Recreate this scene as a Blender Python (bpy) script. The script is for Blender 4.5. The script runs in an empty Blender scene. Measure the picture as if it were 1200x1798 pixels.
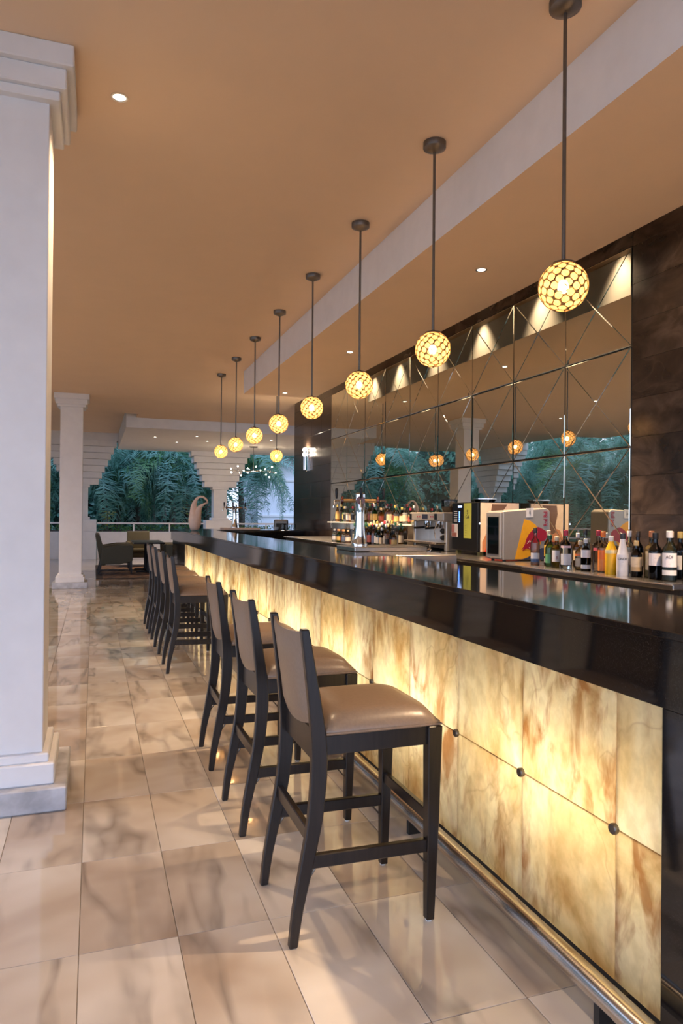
import bpy, bmesh, math, random
from math import sin, cos, pi, radians
from mathutils import Vector, Matrix
random.seed(7)
S = bpy.context.scene
COL = S.collection

# ------------------------------------------------------------------ camera
YAW, PIT, ROL, FPX, EYE = .3377, .0046, .0091, 1240., 1.45
fw = Vector((sin(YAW)*cos(PIT), cos(YAW)*cos(PIT), sin(PIT)))
r0 = Vector((cos(YAW), -sin(YAW), 0)); u0 = r0.cross(fw)
rt = r0*cos(ROL)+u0*sin(ROL); up = -r0*sin(ROL)+u0*cos(ROL)
cd = bpy.data.cameras.new('camera'); cam = bpy.data.objects.new('camera', cd); COL.objects.link(cam)
cd.sensor_fit = 'HORIZONTAL'; cd.sensor_width = 36; cd.lens = FPX*36/1200; cd.clip_start = .05; cd.clip_end = 300
mm = Matrix((rt, up, -fw)).transposed().to_4x4(); mm.translation = (0, 0, EYE); cam.matrix_world = mm
S.camera = cam

# ------------------------------------------------------------------ world (blue dusk sky) and exposure
W = bpy.data.worlds.new('dusk_sky'); S.world = W; W.use_nodes = True
wn, wl = W.node_tree.nodes, W.node_tree.links; wn.clear()
tc = wn.new('ShaderNodeTexCoord'); sx = wn.new('ShaderNodeSeparateXYZ'); rp = wn.new('ShaderNodeValToRGB')
bg = wn.new('ShaderNodeBackground'); ow = wn.new('ShaderNodeOutputWorld')
wl.new(tc.outputs['Generated'], sx.inputs[0]); wl.new(sx.outputs[2], rp.inputs[0])
wl.new(rp.outputs[0], bg.inputs[0]); wl.new(bg.outputs[0], ow.inputs[0])
rp.color_ramp.elements[0].position = 0; rp.color_ramp.elements[0].color = (.56, .66, .88, 1)
rp.color_ramp.elements[1].position = .7; rp.color_ramp.elements[1].color = (.34, .46, .76, 1)
bg.inputs[1].default_value = 1.75
S.view_settings.view_transform = 'Standard'; S.view_settings.look = 'None'
S.view_settings.gamma = 1; S.view_settings.use_curve_mapping = False
S.view_settings.exposure = 1.0
cy = S.cycles
cy.use_denoising = True; cy.max_bounces = 8; cy.diffuse_bounces = 4; cy.glossy_bounces = 5
cy.transmission_bounces = 6; cy.transparent_max_bounces = 24; cy.sample_clamp_indirect = 6
cy.caustics_reflective = False; cy.caustics_refractive = False; cy.blur_glossy = .5

# ------------------------------------------------------------------ helpers
OD = ['first', 'second', 'third', 'fourth', 'fifth', 'sixth', 'seventh', 'eighth', 'ninth', 'tenth', 'eleventh', 'twelfth', 'thirteenth', 'fourteenth', 'fifteenth', 'sixteenth', 'seventeenth', 'eighteenth', 'nineteenth', 'twentieth', 'twenty-first', 'twenty-second', 'twenty-third', 'twenty-fourth']
class MB:
    def __init__(s): s.v = []; s.f = []
    def add(s, vs, fs):
        o = len(s.v); s.v += [tuple(p) for p in vs]; s.f += [tuple(i+o for i in f) for f in fs]; return s
    def box(s, x0, x1, y0, y1, z0, z1, back=True):
        vs = [(x, y, z) for z in (z0, z1) for y in (y0, y1) for x in (x0, x1)]
        fs = [(0, 2, 3, 1), (4, 5, 7, 6), (0, 1, 5, 4), (2, 6, 7, 3), (0, 4, 6, 2)]
        if back: fs.append((1, 3, 7, 5))
        return s.add(vs, fs)
    def prism(s, poly, z0, z1):
        n = len(poly)
        return s.add([(x, y, z0) for x, y in poly]+[(x, y, z1) for x, y in poly],
                     [tuple(range(n))[::-1], tuple(range(n, 2*n))]+[(i, (i+1) % n, n+(i+1) % n, n+i) for i in range(n)])
    def lathe(s, prof, n=16, c=(0, 0, 0), sq=2., sy=1., cap=True):
        vs, fs = [], []
        for r, z in prof:
            for i in range(n):
                a = 2*pi*(i+.5)/n; k = (abs(cos(a))**sq+abs(sin(a))**sq)**(-1/sq)
                vs.append((c[0]+r*k*cos(a), c[1]+r*k*sin(a)*sy, c[2]+z))
        m = len(prof)
        for j in range(m-1):
            for i in range(n):
                fs.append((j*n+i, j*n+(i+1) % n, (j+1)*n+(i+1) % n, (j+1)*n+i))
        if cap:
            fs.append(tuple(range(n))[::-1]); fs.append(tuple(range((m-1)*n, m*n)))
        return s.add(vs, fs)
    def tube(s, pts, rad, n=8, flat=1., up=Vector((0, 0, 1)), rect=None, cap=True):
        """sweep a circle (or a rectangle rect=(w,h)) along pts"""
        pts = [Vector(p) for p in pts]; vs, fs = [], []
        for i, p in enumerate(pts):
            t = (pts[min(i+1, len(pts)-1)]-pts[max(i-1, 0)]).normalized()
            a = t.cross(up)
            a = Vector((1, 0, 0)) if a.length < 1e-4 else a.normalized()
            b = a.cross(t).normalized()
            r = rad[i] if isinstance(rad, (list, tuple)) else rad
            if rect:
                w, h = rect if not isinstance(rect, list) else rect[i]
                for q, k in ((-1, -1), (1, -1), (1, 1), (-1, 1)): vs.append(p+a*q*w/2+b*k*h/2)
            else:
                for j in range(n): vs.append(p+a*cos(2*pi*j/n)*r*flat+b*sin(2*pi*j/n)*r)
        m = 4 if rect else n
        for i in range(len(pts)-1):
            for j in range(m): fs.append((i*m+j, i*m+(j+1) % m, (i+1)*m+(j+1) % m, (i+1)*m+j))
        if cap: fs += [tuple(range(m))[::-1], tuple(range((len(pts)-1)*m, len(pts)*m))]
        return s.add(vs, fs)
    def ball(s, c, r, n=10, m=6, sc=(1, 1, 1)):
        vs = [(c[0]+r*sc[0]*sin(pi*j/m)*cos(2*pi*i/n), c[1]+r*sc[1]*sin(pi*j/m)*sin(2*pi*i/n), c[2]+r*sc[2]*cos(pi*j/m)) for j in range(1, m) for i in range(n)]
        vs += [(c[0], c[1], c[2]+r*sc[2]), (c[0], c[1], c[2]-r*sc[2])]
        t, b = len(vs)-2, len(vs)-1
        fs = [(j*n+i, (j+1)*n+i, (j+1)*n+(i+1) % n, j*n+(i+1) % n) for j in range(m-2) for i in range(n)]
        fs += [(t, i, (i+1) % n) for i in range(n)]+[(b, (m-2)*n+(i+1) % n, (m-2)*n+i) for i in range(n)]
        return s.add(vs, fs)
    def mesh(s, name, mat, smooth=False, bevel=0, seg=1):
        me = bpy.data.meshes.new(name)
        me.from_pydata(s.v, [], s.f)
        bm = bmesh.new(); bm.from_mesh(me)
        bmesh.ops.recalc_face_normals(bm, faces=bm.faces)
        if bevel:
            ed = [e for e in bm.edges if len(e.link_faces) == 2 and e.calc_face_angle(0) > .5]
            bmesh.ops.bevel(bm, geom=ed, offset=bevel, segments=seg, profile=.6, affect='EDGES', clamp_overlap=True)
        bm.to_mesh(me); bm.free()
        if smooth:
            for p in me.polygons: p.use_smooth = True
            if smooth != 'all': me.set_sharp_from_angle(angle=radians(40))
        me.materials.append(mat); return me
    def build(s, name, mat, parent=None, smooth=False, bevel=0, seg=1, loc=None):
        return link(name, s.mesh(name, mat, smooth, bevel, seg), parent, loc)
def link(name, data, parent=None, loc=None, rot=None):
    o = bpy.data.objects.new(name, data); COL.objects.link(o)
    if parent: o.parent = parent
    if loc: o.location = loc
    if rot: o.rotation_euler = rot
    return o
def tag(o, label=None, cat=None, group=None, kind=None):
    for k, v in (('label', label), ('category', cat), ('group', group), ('kind', kind)):
        if v: o[k] = v
    return o
def thing(name, label, cat, loc=(0, 0, 0), rz=0, group=None):
    return tag(link(name, None, None, loc, (0, 0, rz)), label, cat, group)
def dup(root, loc, rz=0, label=None, group=None):
    def cp(o, par):
        c = o.copy(); COL.objects.link(c); c.parent = par
        for ch in list(o.children): cp(ch, c)
        return c
    r = cp(root, None); r.location = loc; r.rotation_euler = (0, 0, rz)
    if label: r['label'] = label
    if group: r['group'] = group
    return r
def text(name, body, size, mat, parent, M, align='CENTER', depth=.0005, sx=1., bold=0.):
    cu = bpy.data.curves.new(name, 'FONT'); cu.body = body; cu.size = size; cu.align_x = align; cu.align_y = 'CENTER'; cu.extrude = depth; cu.offset = bold
    t = bpy.data.objects.new(name, cu); COL.objects.link(t); dg = bpy.context.evaluated_depsgraph_get()
    me = bpy.data.meshes.new_from_object(t.evaluated_get(dg)); bpy.data.objects.remove(t)
    me.transform(M @ Matrix.Diagonal((sx, 1, 1, 1))); me.materials.clear(); me.materials.append(mat); me.name = name
    return link(name, me, parent)

# ------------------------------------------------------------------ materials
class NT:
    def __init__(s, name):
        s.m = bpy.data.materials.new(name); s.m.use_nodes = True; s.n = s.m.node_tree.nodes; s.l = s.m.node_tree.links
        s.b = s.n['Principled BSDF']; s.o = s.n['Material Output']
    def N(s, t, **k):
        n = s.n.new('ShaderNode'+t)
        for a, v in k.items():
            if a in n.inputs.keys(): n.inputs[a].default_value = v
            else: setattr(n, a, v)
        return n
    def L(s, a, b): s.l.new(a, b)
    def noise(s, scale, detail=3., dist=0., vec=None, rough=.55):
        n = s.N('TexNoise'); n.inputs['Scale'].default_value = scale; n.inputs['Detail'].default_value = detail
        n.inputs['Distortion'].default_value = dist; n.inputs['Roughness'].default_value = rough
        if vec: s.L(vec, n.inputs['Vector'])
        return n
    def ramp(s, src, stops, interp='LINEAR'):
        r = s.N('ValToRGB'); e = r.color_ramp.elements; r.color_ramp.interpolation = interp
        while len(e) < len(stops): e.new(.5)
        for i, (p, c) in enumerate(stops): e[i].position = p; e[i].color = tuple(c)+(1,) if len(c) == 3 else c
        s.L(src, r.inputs[0]); return r
    def mix(s, a, b, fac, mode='MIX'):
        m = s.N('Mix'); m.data_type = 'RGBA'; m.blend_type = mode
        for v, i in ((fac, 0), (a, 6), (b, 7)):
            if hasattr(v, 'is_linked'): s.L(v, m.inputs[i])
            else: m.inputs[i].default_value = v if i == 0 else tuple(v)+(1,)
        return m.outputs[2]
    def pos(s, sc=(1, 1, 1), rnd=0.):
        g = s.N('NewGeometry'); out = g.outputs['Position']
        if rnd:
            oi = s.N('ObjectInfo'); m = s.N('VectorMath'); m.operation = 'SCALE'; m.inputs[0].default_value = (1., 1.7, .6); s.L(oi.outputs['Random'], m.inputs['Scale'])
            k = s.N('VectorMath'); k.operation = 'SCALE'; s.L(m.outputs[0], k.inputs[0]); k.inputs['Scale'].default_value = rnd
            a = s.N('VectorMath'); a.operation = 'ADD'; s.L(out, a.inputs[0]); s.L(k.outputs[0], a.inputs[1]); out = a.outputs[0]
        if sc != (1, 1, 1):
            m = s.N('VectorMath'); m.operation = 'MULTIPLY'; s.L(out, m.inputs[0]); m.inputs[1].default_value = sc; out = m.outputs[0]
        return out
    def bump(s, h, dist=.002, st=.4):
        b = s.N('Bump'); b.inputs['Distance'].default_value = dist; b.inputs['Strength'].default_value = st
        s.L(h, b.inputs['Height']); s.L(b.outputs[0], s.b.inputs['Normal'])
    def set(s, col=None, rough=None, metal=None, **k):
        if col is not None:
            if hasattr(col, 'is_linked'): s.L(col, s.b.inputs['Base Color'])
            else: s.b.inputs['Base Color'].default_value = tuple(col)+(1,)
        if rough is not None: s.b.inputs['Roughness'].default_value = rough
        if metal is not None: s.b.inputs['Metallic'].default_value = metal
        for a, v in k.items(): s.b.inputs[a.replace('_', ' ')].default_value = v
        return s
def plain(name, col, rough=.5, metal=0., var=.12, sc=25., bump=0., **k):
    t = NT(name); n = t.noise(sc, 3, 0, t.pos())
    d = tuple(c*(1-var) for c in col); e = tuple(min(1, c*(1+var)) for c in col)
    t.set(t.ramp(n.outputs[0], [(.3, d), (.7, e)]).outputs[0], rough, metal, **k)
    if bump: t.bump(n.outputs[0], bump)
    return t.m
def emit(name, col, st):
    t = NT(name); e = t.N('Emission'); e.inputs[0].default_value = tuple(col)+(1,); e.inputs[1].default_value = st
    t.L(e.outputs[0], t.o.inputs[0]); return t.m
def clear(name, col, refl=.12, rough=.03):
    """tinted see-through glass with a fresnel sheen"""
    t = NT(name); tr = t.N('BsdfTransparent'); tr.inputs[0].default_value = tuple(col)+(1,)
    gl = t.N('BsdfGlossy'); gl.inputs['Roughness'].default_value = rough; fr = t.N('Fresnel'); fr.inputs[0].default_value = 1.5
    mx = t.N('MixShader'); t.L(fr.outputs[0], mx.inputs[0]); t.L(tr.outputs[0], mx.inputs[1]); t.L(gl.outputs[0], mx.inputs[2])
    t.L(mx.outputs[0], t.o.inputs[0]); return t.m

def floor_marble(name, tiles=False):
    t = NT(name); p = t.pos(rnd=0 if tiles else 9.)
    big = t.noise(1.5, 3, .3, p); base = t.ramp(big.outputs[0], [(.26, (.38, .29, .22)), (.46, (.53, .46, .39)), (.68, (.68, .64, .59))])
    mp = t.N('Mapping'); mp.inputs['Rotation'].default_value = (0, 0, .9); mp.inputs['Scale'].default_value = (2.6, .7, 1); t.L(p, mp.inputs['Vector'])
    wv = t.noise(1.0, 3, .35, mp.outputs[0], .5)
    vein = t.ramp(wv.outputs[0], [(.45, (0, 0, 0)), (.495, (.9, .9, .9)), (.55, (0, 0, 0))])
    sp = t.noise(2.3, 3, .3, p); vm = t.N('Math', operation='MULTIPLY'); t.L(vein.outputs[0], vm.inputs[0])
    sr = t.ramp(sp.outputs[0], [(.34, (0, 0, 0)), (.62, (.85, .85, .85))]); t.L(sr.outputs[0], vm.inputs[1])
    c = t.mix(base.outputs[0], (.20, .17, .15), vm.outputs[0])
    oi = t.N('ObjectInfo'); rv = t.ramp(oi.outputs['Random'], [(0, (.88, .85, .83)), (.5, (.96, .95, .93)), (1, (1, 1, 1))])
    c = t.mix(c, rv.outputs[0], 1., 'MULTIPLY')
    if tiles:
        br = t.N('TexBrick'); br.offset = 0; br.squash = 1
        br.inputs['Scale'].default_value = 1; br.inputs['Brick Width'].default_value = .3205; br.inputs['Row Height'].default_value = .648
        br.inputs['Mortar Size'].default_value = .002; br.inputs['Color1'].default_value = (.82, .80, .78, 1); br.inputs['Color2'].default_value = (1, 1, 1, 1); br.inputs['Mortar'].default_value = (.35, .3, .25, 1)
        sh = t.N('VectorMath'); sh.operation = 'ADD'; sh.inputs[1].default_value = (.0316, -.5308, 0); t.L(t.pos(), sh.inputs[0]); t.L(sh.outputs[0], br.inputs['Vector'])
        c = t.mix(c, br.outputs[0], 1., 'MULTIPLY')
    t.set(c, .045); t.b.inputs['Specular IOR Level'].default_value = .6
    return t.m
M = {}
M['tile'] = floor_marble('cream_marble_tile'); M['floor'] = floor_marble('cream_marble_floor', True)
M['grout'] = plain('grout', (.30, .25, .20), .9)
M['paint'] = plain('white_wall_paint', (.84, .82, .81), .75, var=.03, sc=6, bump=.001)
M['ceil'] = plain('ceiling_paint_warm_light', (.87, .64, .44), .8, var=.02, sc=2)  # peach tint puts the warm light from below into the ceiling colour
M['grey_marble'] = plain('grey_plinth_marble', (.50, .50, .52), .35, var=.25, sc=9)
def wood():
    t = NT('dark_stained_wood'); n = t.noise(6, 4, .5, t.pos((14, 14, 1)))
    t.set(t.ramp(n.outputs[0], [(.3, (.006, .004, .003)), (.7, (.018, .011, .008))]).outputs[0], .3); t.bump(n.outputs[0], .001, .2); return t.m
M['wood'] = wood()
M['leather'] = plain('taupe_leather', (.24, .168, .115), .33, var=.08, sc=90, bump=.0006)
def granite():
    t = NT('black_granite'); n = t.noise(420, 2, 0, t.pos())
    t.set(t.ramp(n.outputs[0], [(.55, (.007, .006, .006)), (.78, (.05, .045, .04))]).outputs[0], .07); t.b.inputs['Specular IOR Level'].default_value = .7; return t.m
M['granite'] = granite()
def brown():
    t = NT('brown_emperador_marble'); p = t.pos((1, 1, 1.6), 7.)
    n = t.noise(3.2, 6, .8, p); b = t.ramp(n.outputs[0], [(.3, (.016, .011, .009)), (.5, (.040, .027, .021)), (.75, (.095, .066, .05))])
    v = t.noise(.9, 2, .6, p); r = t.ramp(v.outputs[0], [(.498, (0, 0, 0)), (.5, (.05, .05, .05)), (.502, (0, 0, 0))])
    t.set(t.mix(b.outputs[0], (.30, .22, .17), r.outputs[0]), .16); return t.m
M['brown'] = brown()
def onyx():
    t = NT('honey_onyx'); p = t.pos((1, 1, .8), 5.)
    n = t.noise(2.4, 5, .6, p); b = t.ramp(n.outputs[0], [(.30, (.62, .40, .18)), (.42, (.84, .66, .38)), (.54, (.93, .82, .58)), (.70, (.96, .90, .74))])
    w = t.noise(1.8, 3, .4, p); wr = t.ramp(w.outputs[0], [(.36, (0, 0, 0)), (.58, (1, 1, 1))])
    v = t.noise(11, 4, .5, t.pos((1, 1., .42), 5.)); r = t.ramp(v.outputs[0], [(.46, (0, 0, 0)), (.64, (.9, .9, .9))])
    c = t.mix(b.outputs[0], (.40, .17, .05), t.mix((0, 0, 0), r.outputs[0], wr.outputs[0]))
    g = t.noise(22, 4, .3, p); c = t.mix(c, t.ramp(g.outputs[0], [(.35, (.72, .70, .62)), (.6, (1, 1, 1))]).outputs[0], .55, 'MULTIPLY')
    q = t.noise(1.3, 4, .5, p); qv = t.ramp(q.outputs[0], [(.494, (0, 0, 0)), (.5, (.3, .3, .3)), (.506, (0, 0, 0))])
    c = t.mix(c, (.35, .20, .08), qv.outputs[0])
    tr = t.N('BsdfTranslucent'); t.L(c, tr.inputs[0]); t.set(c, .12)
    mx = t.N('MixShader'); mx.inputs[0].default_value = .72; t.L(t.b.outputs[0], mx.inputs[1]); t.L(tr.outputs[0], mx.inputs[2]); t.L(mx.outputs[0], t.o.inputs[0]); return t.m
M['onyx'] = onyx()
M['steel'] = plain('brushed_steel', (.66, .62, .58), .22, 1., var=.02, sc=4)
M['chrome'] = plain('polished_chrome', (.82, .82, .82), .06, 1., var=.02)
M['bronze'] = plain('dark_nickel', (.17, .15, .13), .35, .9, var=.06)
M['wire'] = plain('brass_wire', (.30, .17, .06), .35, .8, var=.05)
M['black'] = plain('black_plastic', (.007, .007, .008), .3, var=.05, Specular_IOR_Level=.25)
M['dark'] = plain('dark_backing', (.02, .017, .014), .6, var=.05)
def mirror():
    t = NT('antique_mirror'); g = t.N('BsdfGlossy'); g.inputs[0].default_value = (.70, .70, .62, 1); g.inputs['Roughness'].default_value = .012
    d = t.N('BsdfDiffuse'); d.inputs[0].default_value = (.6, .62, .55, 1); mx = t.N('MixShader'); mx.inputs[0].default_value = .025
    n = t.noise(3, 2, 0, t.pos()); k = t.ramp(n.outputs[0], [(.4, (.012, .012, .012)), (.7, (.035, .035, .035))]); t.L(k.outputs[0], mx.inputs[0])
    t.L(g.outputs[0], mx.inputs[1]); t.L(d.outputs[0], mx.inputs[2]); t.L(mx.outputs[0], t.o.inputs[0]); return t.m
M['mirror'] = mirror()
def capiz():
    t = NT('capiz_shell'); n = t.noise(60, 3, 0, t.pos()); c = t.ramp(n.outputs[0], [(.3, (.88, .54, .25)), (.7, (.95, .72, .42))])
    tl = t.N('BsdfTranslucent'); t.L(c.outputs[0], tl.inputs[0]); tp = t.N('BsdfTransparent'); tp.inputs[0].default_value = (1, .82, .5, 1)
    m1 = t.N('MixShader'); m1.inputs[0].default_value = .16; t.L(tl.outputs[0], m1.inputs[1]); t.L(tp.outputs[0], m1.inputs[2])
    g = t.N('BsdfGlossy'); g.inputs['Roughness'].default_value = .2; m2 = t.N('MixShader'); m2.inputs[0].default_value = .05
    t.L(m1.outputs[0], m2.inputs[1]); t.L(g.outputs[0], m2.inputs[2]); t.L(m2.outputs[0], t.o.inputs[0]); return t.m
M['capiz'] = capiz()
M['bulb'] = emit('warm_bulb', (1, .61, .28), 44)
M['spot'] = emit('downlight_lens', (1, .86, .66), 6)
M['halogen'] = emit('halogen_bulb', (1, .78, .50), 60)
M['sconce'] = emit('sconce_lamp', (1, .80, .58), 150)
M['olive'] = plain('olive_upholstery', (.055, .048, .026), .6, var=.15, sc=120)
M['badge'] = plain('dark_red_badge', (.06, .012, .008), .25, var=.1)
M['ceramic'] = plain('peach_ceramic', (.84, .60, .45), .45, var=.04)
M['white'] = plain('white_plastic', (.78, .77, .74), .35, var=.03)
M['print'] = plain('dark_print', (.03, .025, .03), .5, var=.05)
M['trunk'] = plain('palm_trunk', (.10, .085, .07), .8, var=.3, sc=12, bump=.01)
def leaf(name, a, b, rough=.35):
    t = NT(name); n = t.noise(2.5, 3, 0, t.pos()); c = t.ramp(n.outputs[0], [(.3, a), (.7, b)]); t.set(c.outputs[0], rough)
    tl = t.N('BsdfTranslucent'); t.L(c.outputs[0], tl.inputs[0]); mx = t.N('MixShader'); mx.inputs[0].default_value = .3
    t.L(t.b.outputs[0], mx.inputs[1]); t.L(tl.outputs[0], mx.inputs[2]); t.L(mx.outputs[0], t.o.inputs[0]); return t.m
M['palm'] = leaf('palm_leaf', (.06, .20, .15), (.24, .48, .38), .2)
M['palm2'] = leaf('palm_leaf_light', (.05, .17, .05), (.16, .34, .12), .3)
M['hedge'] = leaf('hedge_leaf', (.03, .10, .02), (.12, .26, .06))
M['croton'] = leaf('croton_leaf', (.10, .14, .02), (.42, .42, .08))
M['redleaf'] = leaf('dark_red_leaf', (.05, .04, .02), (.16, .10, .04))

# ------------------------------------------------------------------ setting
XW = 3.90; ZC = 3.74; ZS = 3.38; XF = 2.25; XE = 3.41; YT = 11.3
TX0, TY0, TW, TL = -.0316, 2.4748, .3205, .648
kx0, kx1, ky0, ky1 = -5, 5, -2, 17
fx0, fx1, fy0, fy1 = TX0+kx0*TW, TX0+kx1*TW, TY0+ky0*TL, TY0+ky1*TL
fl = MB()
for a in ((-6.3, fx0, -8, 24), (fx1, 9.3, -8, 24), (fx0, fx1, -8, fy0), (fx0, fx1, fy1, 24)):
    fl.add([(a[0], a[2], 0), (a[1], a[2], 0), (a[1], a[3], 0), (a[0], a[3], 0)], [(0, 1, 2, 3)])
floor = tag(fl.build('floor', M['floor']), kind='structure')
g = MB().add([(fx0, fy0, -.006), (fx1, fy0, -.006), (fx1, fy1, -.006), (fx0, fy1, -.006)], [(0, 1, 2, 3)]).build('grout_bed', M['grout'], floor)
tm = MB().box(-TW/2+.0012, TW/2-.0012, -TL/2+.0012, TL/2-.0012, -.02, 0).mesh('floor_tile', M['tile'], bevel=.0012)
for i in range(kx0, kx1):
    for j in range(ky0, ky1): link('floor_tile', tm, floor, (TX0+(i+.5)*TW, TY0+(j+.5)*TL, 0))

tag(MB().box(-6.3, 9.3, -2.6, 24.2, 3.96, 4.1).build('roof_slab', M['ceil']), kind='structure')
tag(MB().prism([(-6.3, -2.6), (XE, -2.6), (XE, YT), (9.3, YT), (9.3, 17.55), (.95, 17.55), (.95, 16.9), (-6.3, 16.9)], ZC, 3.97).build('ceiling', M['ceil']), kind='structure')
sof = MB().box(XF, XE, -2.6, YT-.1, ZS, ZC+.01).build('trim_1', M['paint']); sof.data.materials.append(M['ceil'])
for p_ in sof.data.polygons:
    if p_.normal.z < -.5: p_.material_index = 1  # underside of the slab carries the painted warm light, its edge stays white
tag(sof, 'dropped ceiling soffit above the bar with a plain white edge', kind='structure')
tag(MB().box(.71, 9.3, 17.55, 23.8, 3.5, 3.97).build('trim_2', M['paint']), 'lower ceiling panel in front of the garden arches', kind='structure')
# dark marble wall behind the bar: backing + single tiles
wr = tag(MB().box(XW+.02, XW+.3, -2.6, 14.07, 0, 3.97).build('wall_right', M['dark']), kind='structure')
MY0, MW, MZT, MH = 4.385, .808, 3.543, .774
MY1 = MY0+9*MW
TZ, TYW = .295, .62
for (ya, yb) in ((1.9, MY0), (MY1, 14.07)):
    nc = max(1, round((yb-ya)/TYW)); w = (yb-ya)/nc
    me = MB().box(0, .02, -w/2+.001, w/2-.001, .001, TZ-.001).mesh('marble_tile', M['brown'], bevel=.0012)
    for c in range(nc):
        for r in range(3, 13): link('marble_tile', me, wr, (XW, ya+(c+.5)*w, r*TZ))
me = MB().box(0, .02, -MW/2+.001, MW/2-.001, .001, .16).mesh('marble_strip', M['brown'], bevel=.0012)
for c in range(9): link('marble_strip', me, wr, (XW, MY0+(c+.5)*MW, MZT+.003))
me2 = MB().box(0, .3, -.001, .018, .001, 3.7).mesh('marble_end', M['brown'])
link('marble_end', me2, wr, (XW, 14.07, 0))
# remaining enclosure
tag(MB().box(9.0, 9.3, 14, 24, 0, 3.97).build('wall_right_lounge', M['paint']), kind='structure')

# mirror of bevelled panels, X groove on each
mir = thing('wall_mirror', 'large wall mirror of square panels with crossed grooves behind the bar', 'mirror', (XW, MY0, 0))
def mirror_panel(w, h, d=.006, gap=.005, dep=.0022):
    b = MB(); w2, h2 = w/2-gap, h/2-gap; cs = [(-w2, -h2), (w2, -h2), (w2, h2), (-w2, h2)]
    for i in range(4):
        tri = [Vector(cs[i]), Vector(cs[(i+1) % 4]), Vector((0, 0))]
        a, bb, c = [(tri[1]-tri[2]).length, (tri[2]-tri[0]).length, (tri[0]-tri[1]).length]
        inc = (a*tri[0]+bb*tri[1]+c*tri[2])/(a+bb+c)
        ar = abs((tri[1]-tri[0]).cross(tri[2]-tri[0]))/2; rin = 2*ar/(a+bb+c); k = 1-d/rin
        ins = [inc+(p-inc)*k for p in tri]
        vs = [(0, p.x, p.y) for p in ins]+[(dep, p.x, p.y) for p in tri]
        b.add(vs, [(0, 2, 1), (0, 1, 4, 3), (1, 2, 5, 4), (2, 0, 3, 5)])
    b.add([(dep, x, y) for x, y in cs]+[(.012, x, y) for x, y in cs], [(0, 1, 5, 4), (1, 2, 6, 5), (2, 3, 7, 6), (3, 0, 4, 7), (4, 5, 6, 7)])
    return b
def recalc_keep(b, name, mat):
    me = bpy.data.meshes.new(name); me.from_pydata(b.v, [], b.f)
    bm = bmesh.new(); bm.from_mesh(me); bmesh.ops.recalc_face_normals(bm, faces=bm.faces); bm.to_mesh(me); bm.free(); me.materials.append(mat); return me
zr = [MZT, MZT-MH, MZT-2*MH, MZT-3*MH]
pm = recalc_keep(mirror_panel(MW, MH), 'mirror_panel', M['mirror'])
rr = random.Random(3)
for c in range(9):
    for r in range(3):
        link('mirror_panel', pm, mir, (-.008, (c+.5)*MW, zr[r]-MH/2), (0, rr.uniform(-.006, .006), rr.uniform(-.007, .007)))
MB().box(.004, .02, 0, 9*MW, MZT-3*MH-.25, MZT).build('mirror_backing', M['dark'], mir)
MB().box(-.006, .004, 0, 9*MW, 1.0905, MZT-3*MH).build('mirror_skirt', M['brown'], mir)

# ------------------------------------------------------------------ columns
def column(name, label, x, y, group):
    """square column with stepped plinth and stepped capital; x,y = outer plinth corner (+X, near -Y)"""
    t = thing(name, label, 'column', (x-.32, y+.32, 0), 0, group)
    def blk(n, hw, z0, z1, m, bv=.006): MB().box(-hw, hw, -hw, hw, z0, z1).build(n, m, t, bevel=bv)
    blk('plinth', .32, 0, .116, M['grey_marble']); blk('base_step', .262, .116, .218, M['paint']); blk('base_step', .235, .218, .26, M['paint'])
    blk('shaft', .205, .26, 3.50, M['paint'], .004)
    blk('capital_step', .255, 3.49, 3.535, M['paint']); blk('capital_step', .285, 3.535, 3.635, M['paint']); blk('capital_step', .32, 3.635, ZC, M['paint'])
    return t
column('column', 'large white square column at the left edge, nearest the viewer', -.112, 3.693, 'square white columns')
column('column', 'white square column standing before the lounge chairs', -.096, 14.44, 'square white columns')

def pillar(label, x, y, rz=0, sides=(-1, 1)):
    t = thing('arcade_pillar', label, 'pillar', (x, y, 0), rz, 'corbelled pillars of the garden arcade')
    MB().box(-.475, .475, -.3, .3, 0, .87).build('pedestal', M['paint'], t, bevel=.005)
    MB().box(-.475, .475, -.33, .33, .87, 1.24).build('pedestal_cap', M['paint'], t, bevel=.008)
    MB().box(-.28, .28, -.28, .28, 1.24, 1.33).build('base_step', M['paint'], t, bevel=.008)
    MB().box(-.22, .22, -.22, .22, 1.33, 2.28).build('shaft', M['paint'], t, bevel=.004)
    MB().box(-.27, .27, -.26, .26, 2.26, 2.36).build('necking', M['paint'], t, bevel=.008)
    for k in range(7):
        w = .53+.088*k; z = 2.34+.2*k
        MB().box(-w if -1 in sides else -.3, w if 1 in sides else .3, -.27-.012*k, .27+.012*k, z, min(z+.192, 3.97)).build('corbel_tier', M['paint'], t, bevel=.006)
    MB().box(-1.1, 1.1, -.36, .36, 3.72, 3.97).build('arch_beam', M['paint'], t)
    return t
pillar('corbelled white pillar partly hidden behind the column before the lounge', -.39, 23.6)
pillar('corbelled white pillar in the middle of the garden arches, behind the sculpture', 3.95, 23.6)
pillar('corbelled white pillar of the garden arches, right of the lounge', 8.29, 23.6)
for i, y in enumerate((13.9, 22.2)):
    pillar('corbelled white pillar of the side arcade, seen in the bar mirror, %s from the near end' % OD[i], -6., y, pi/2)

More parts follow.
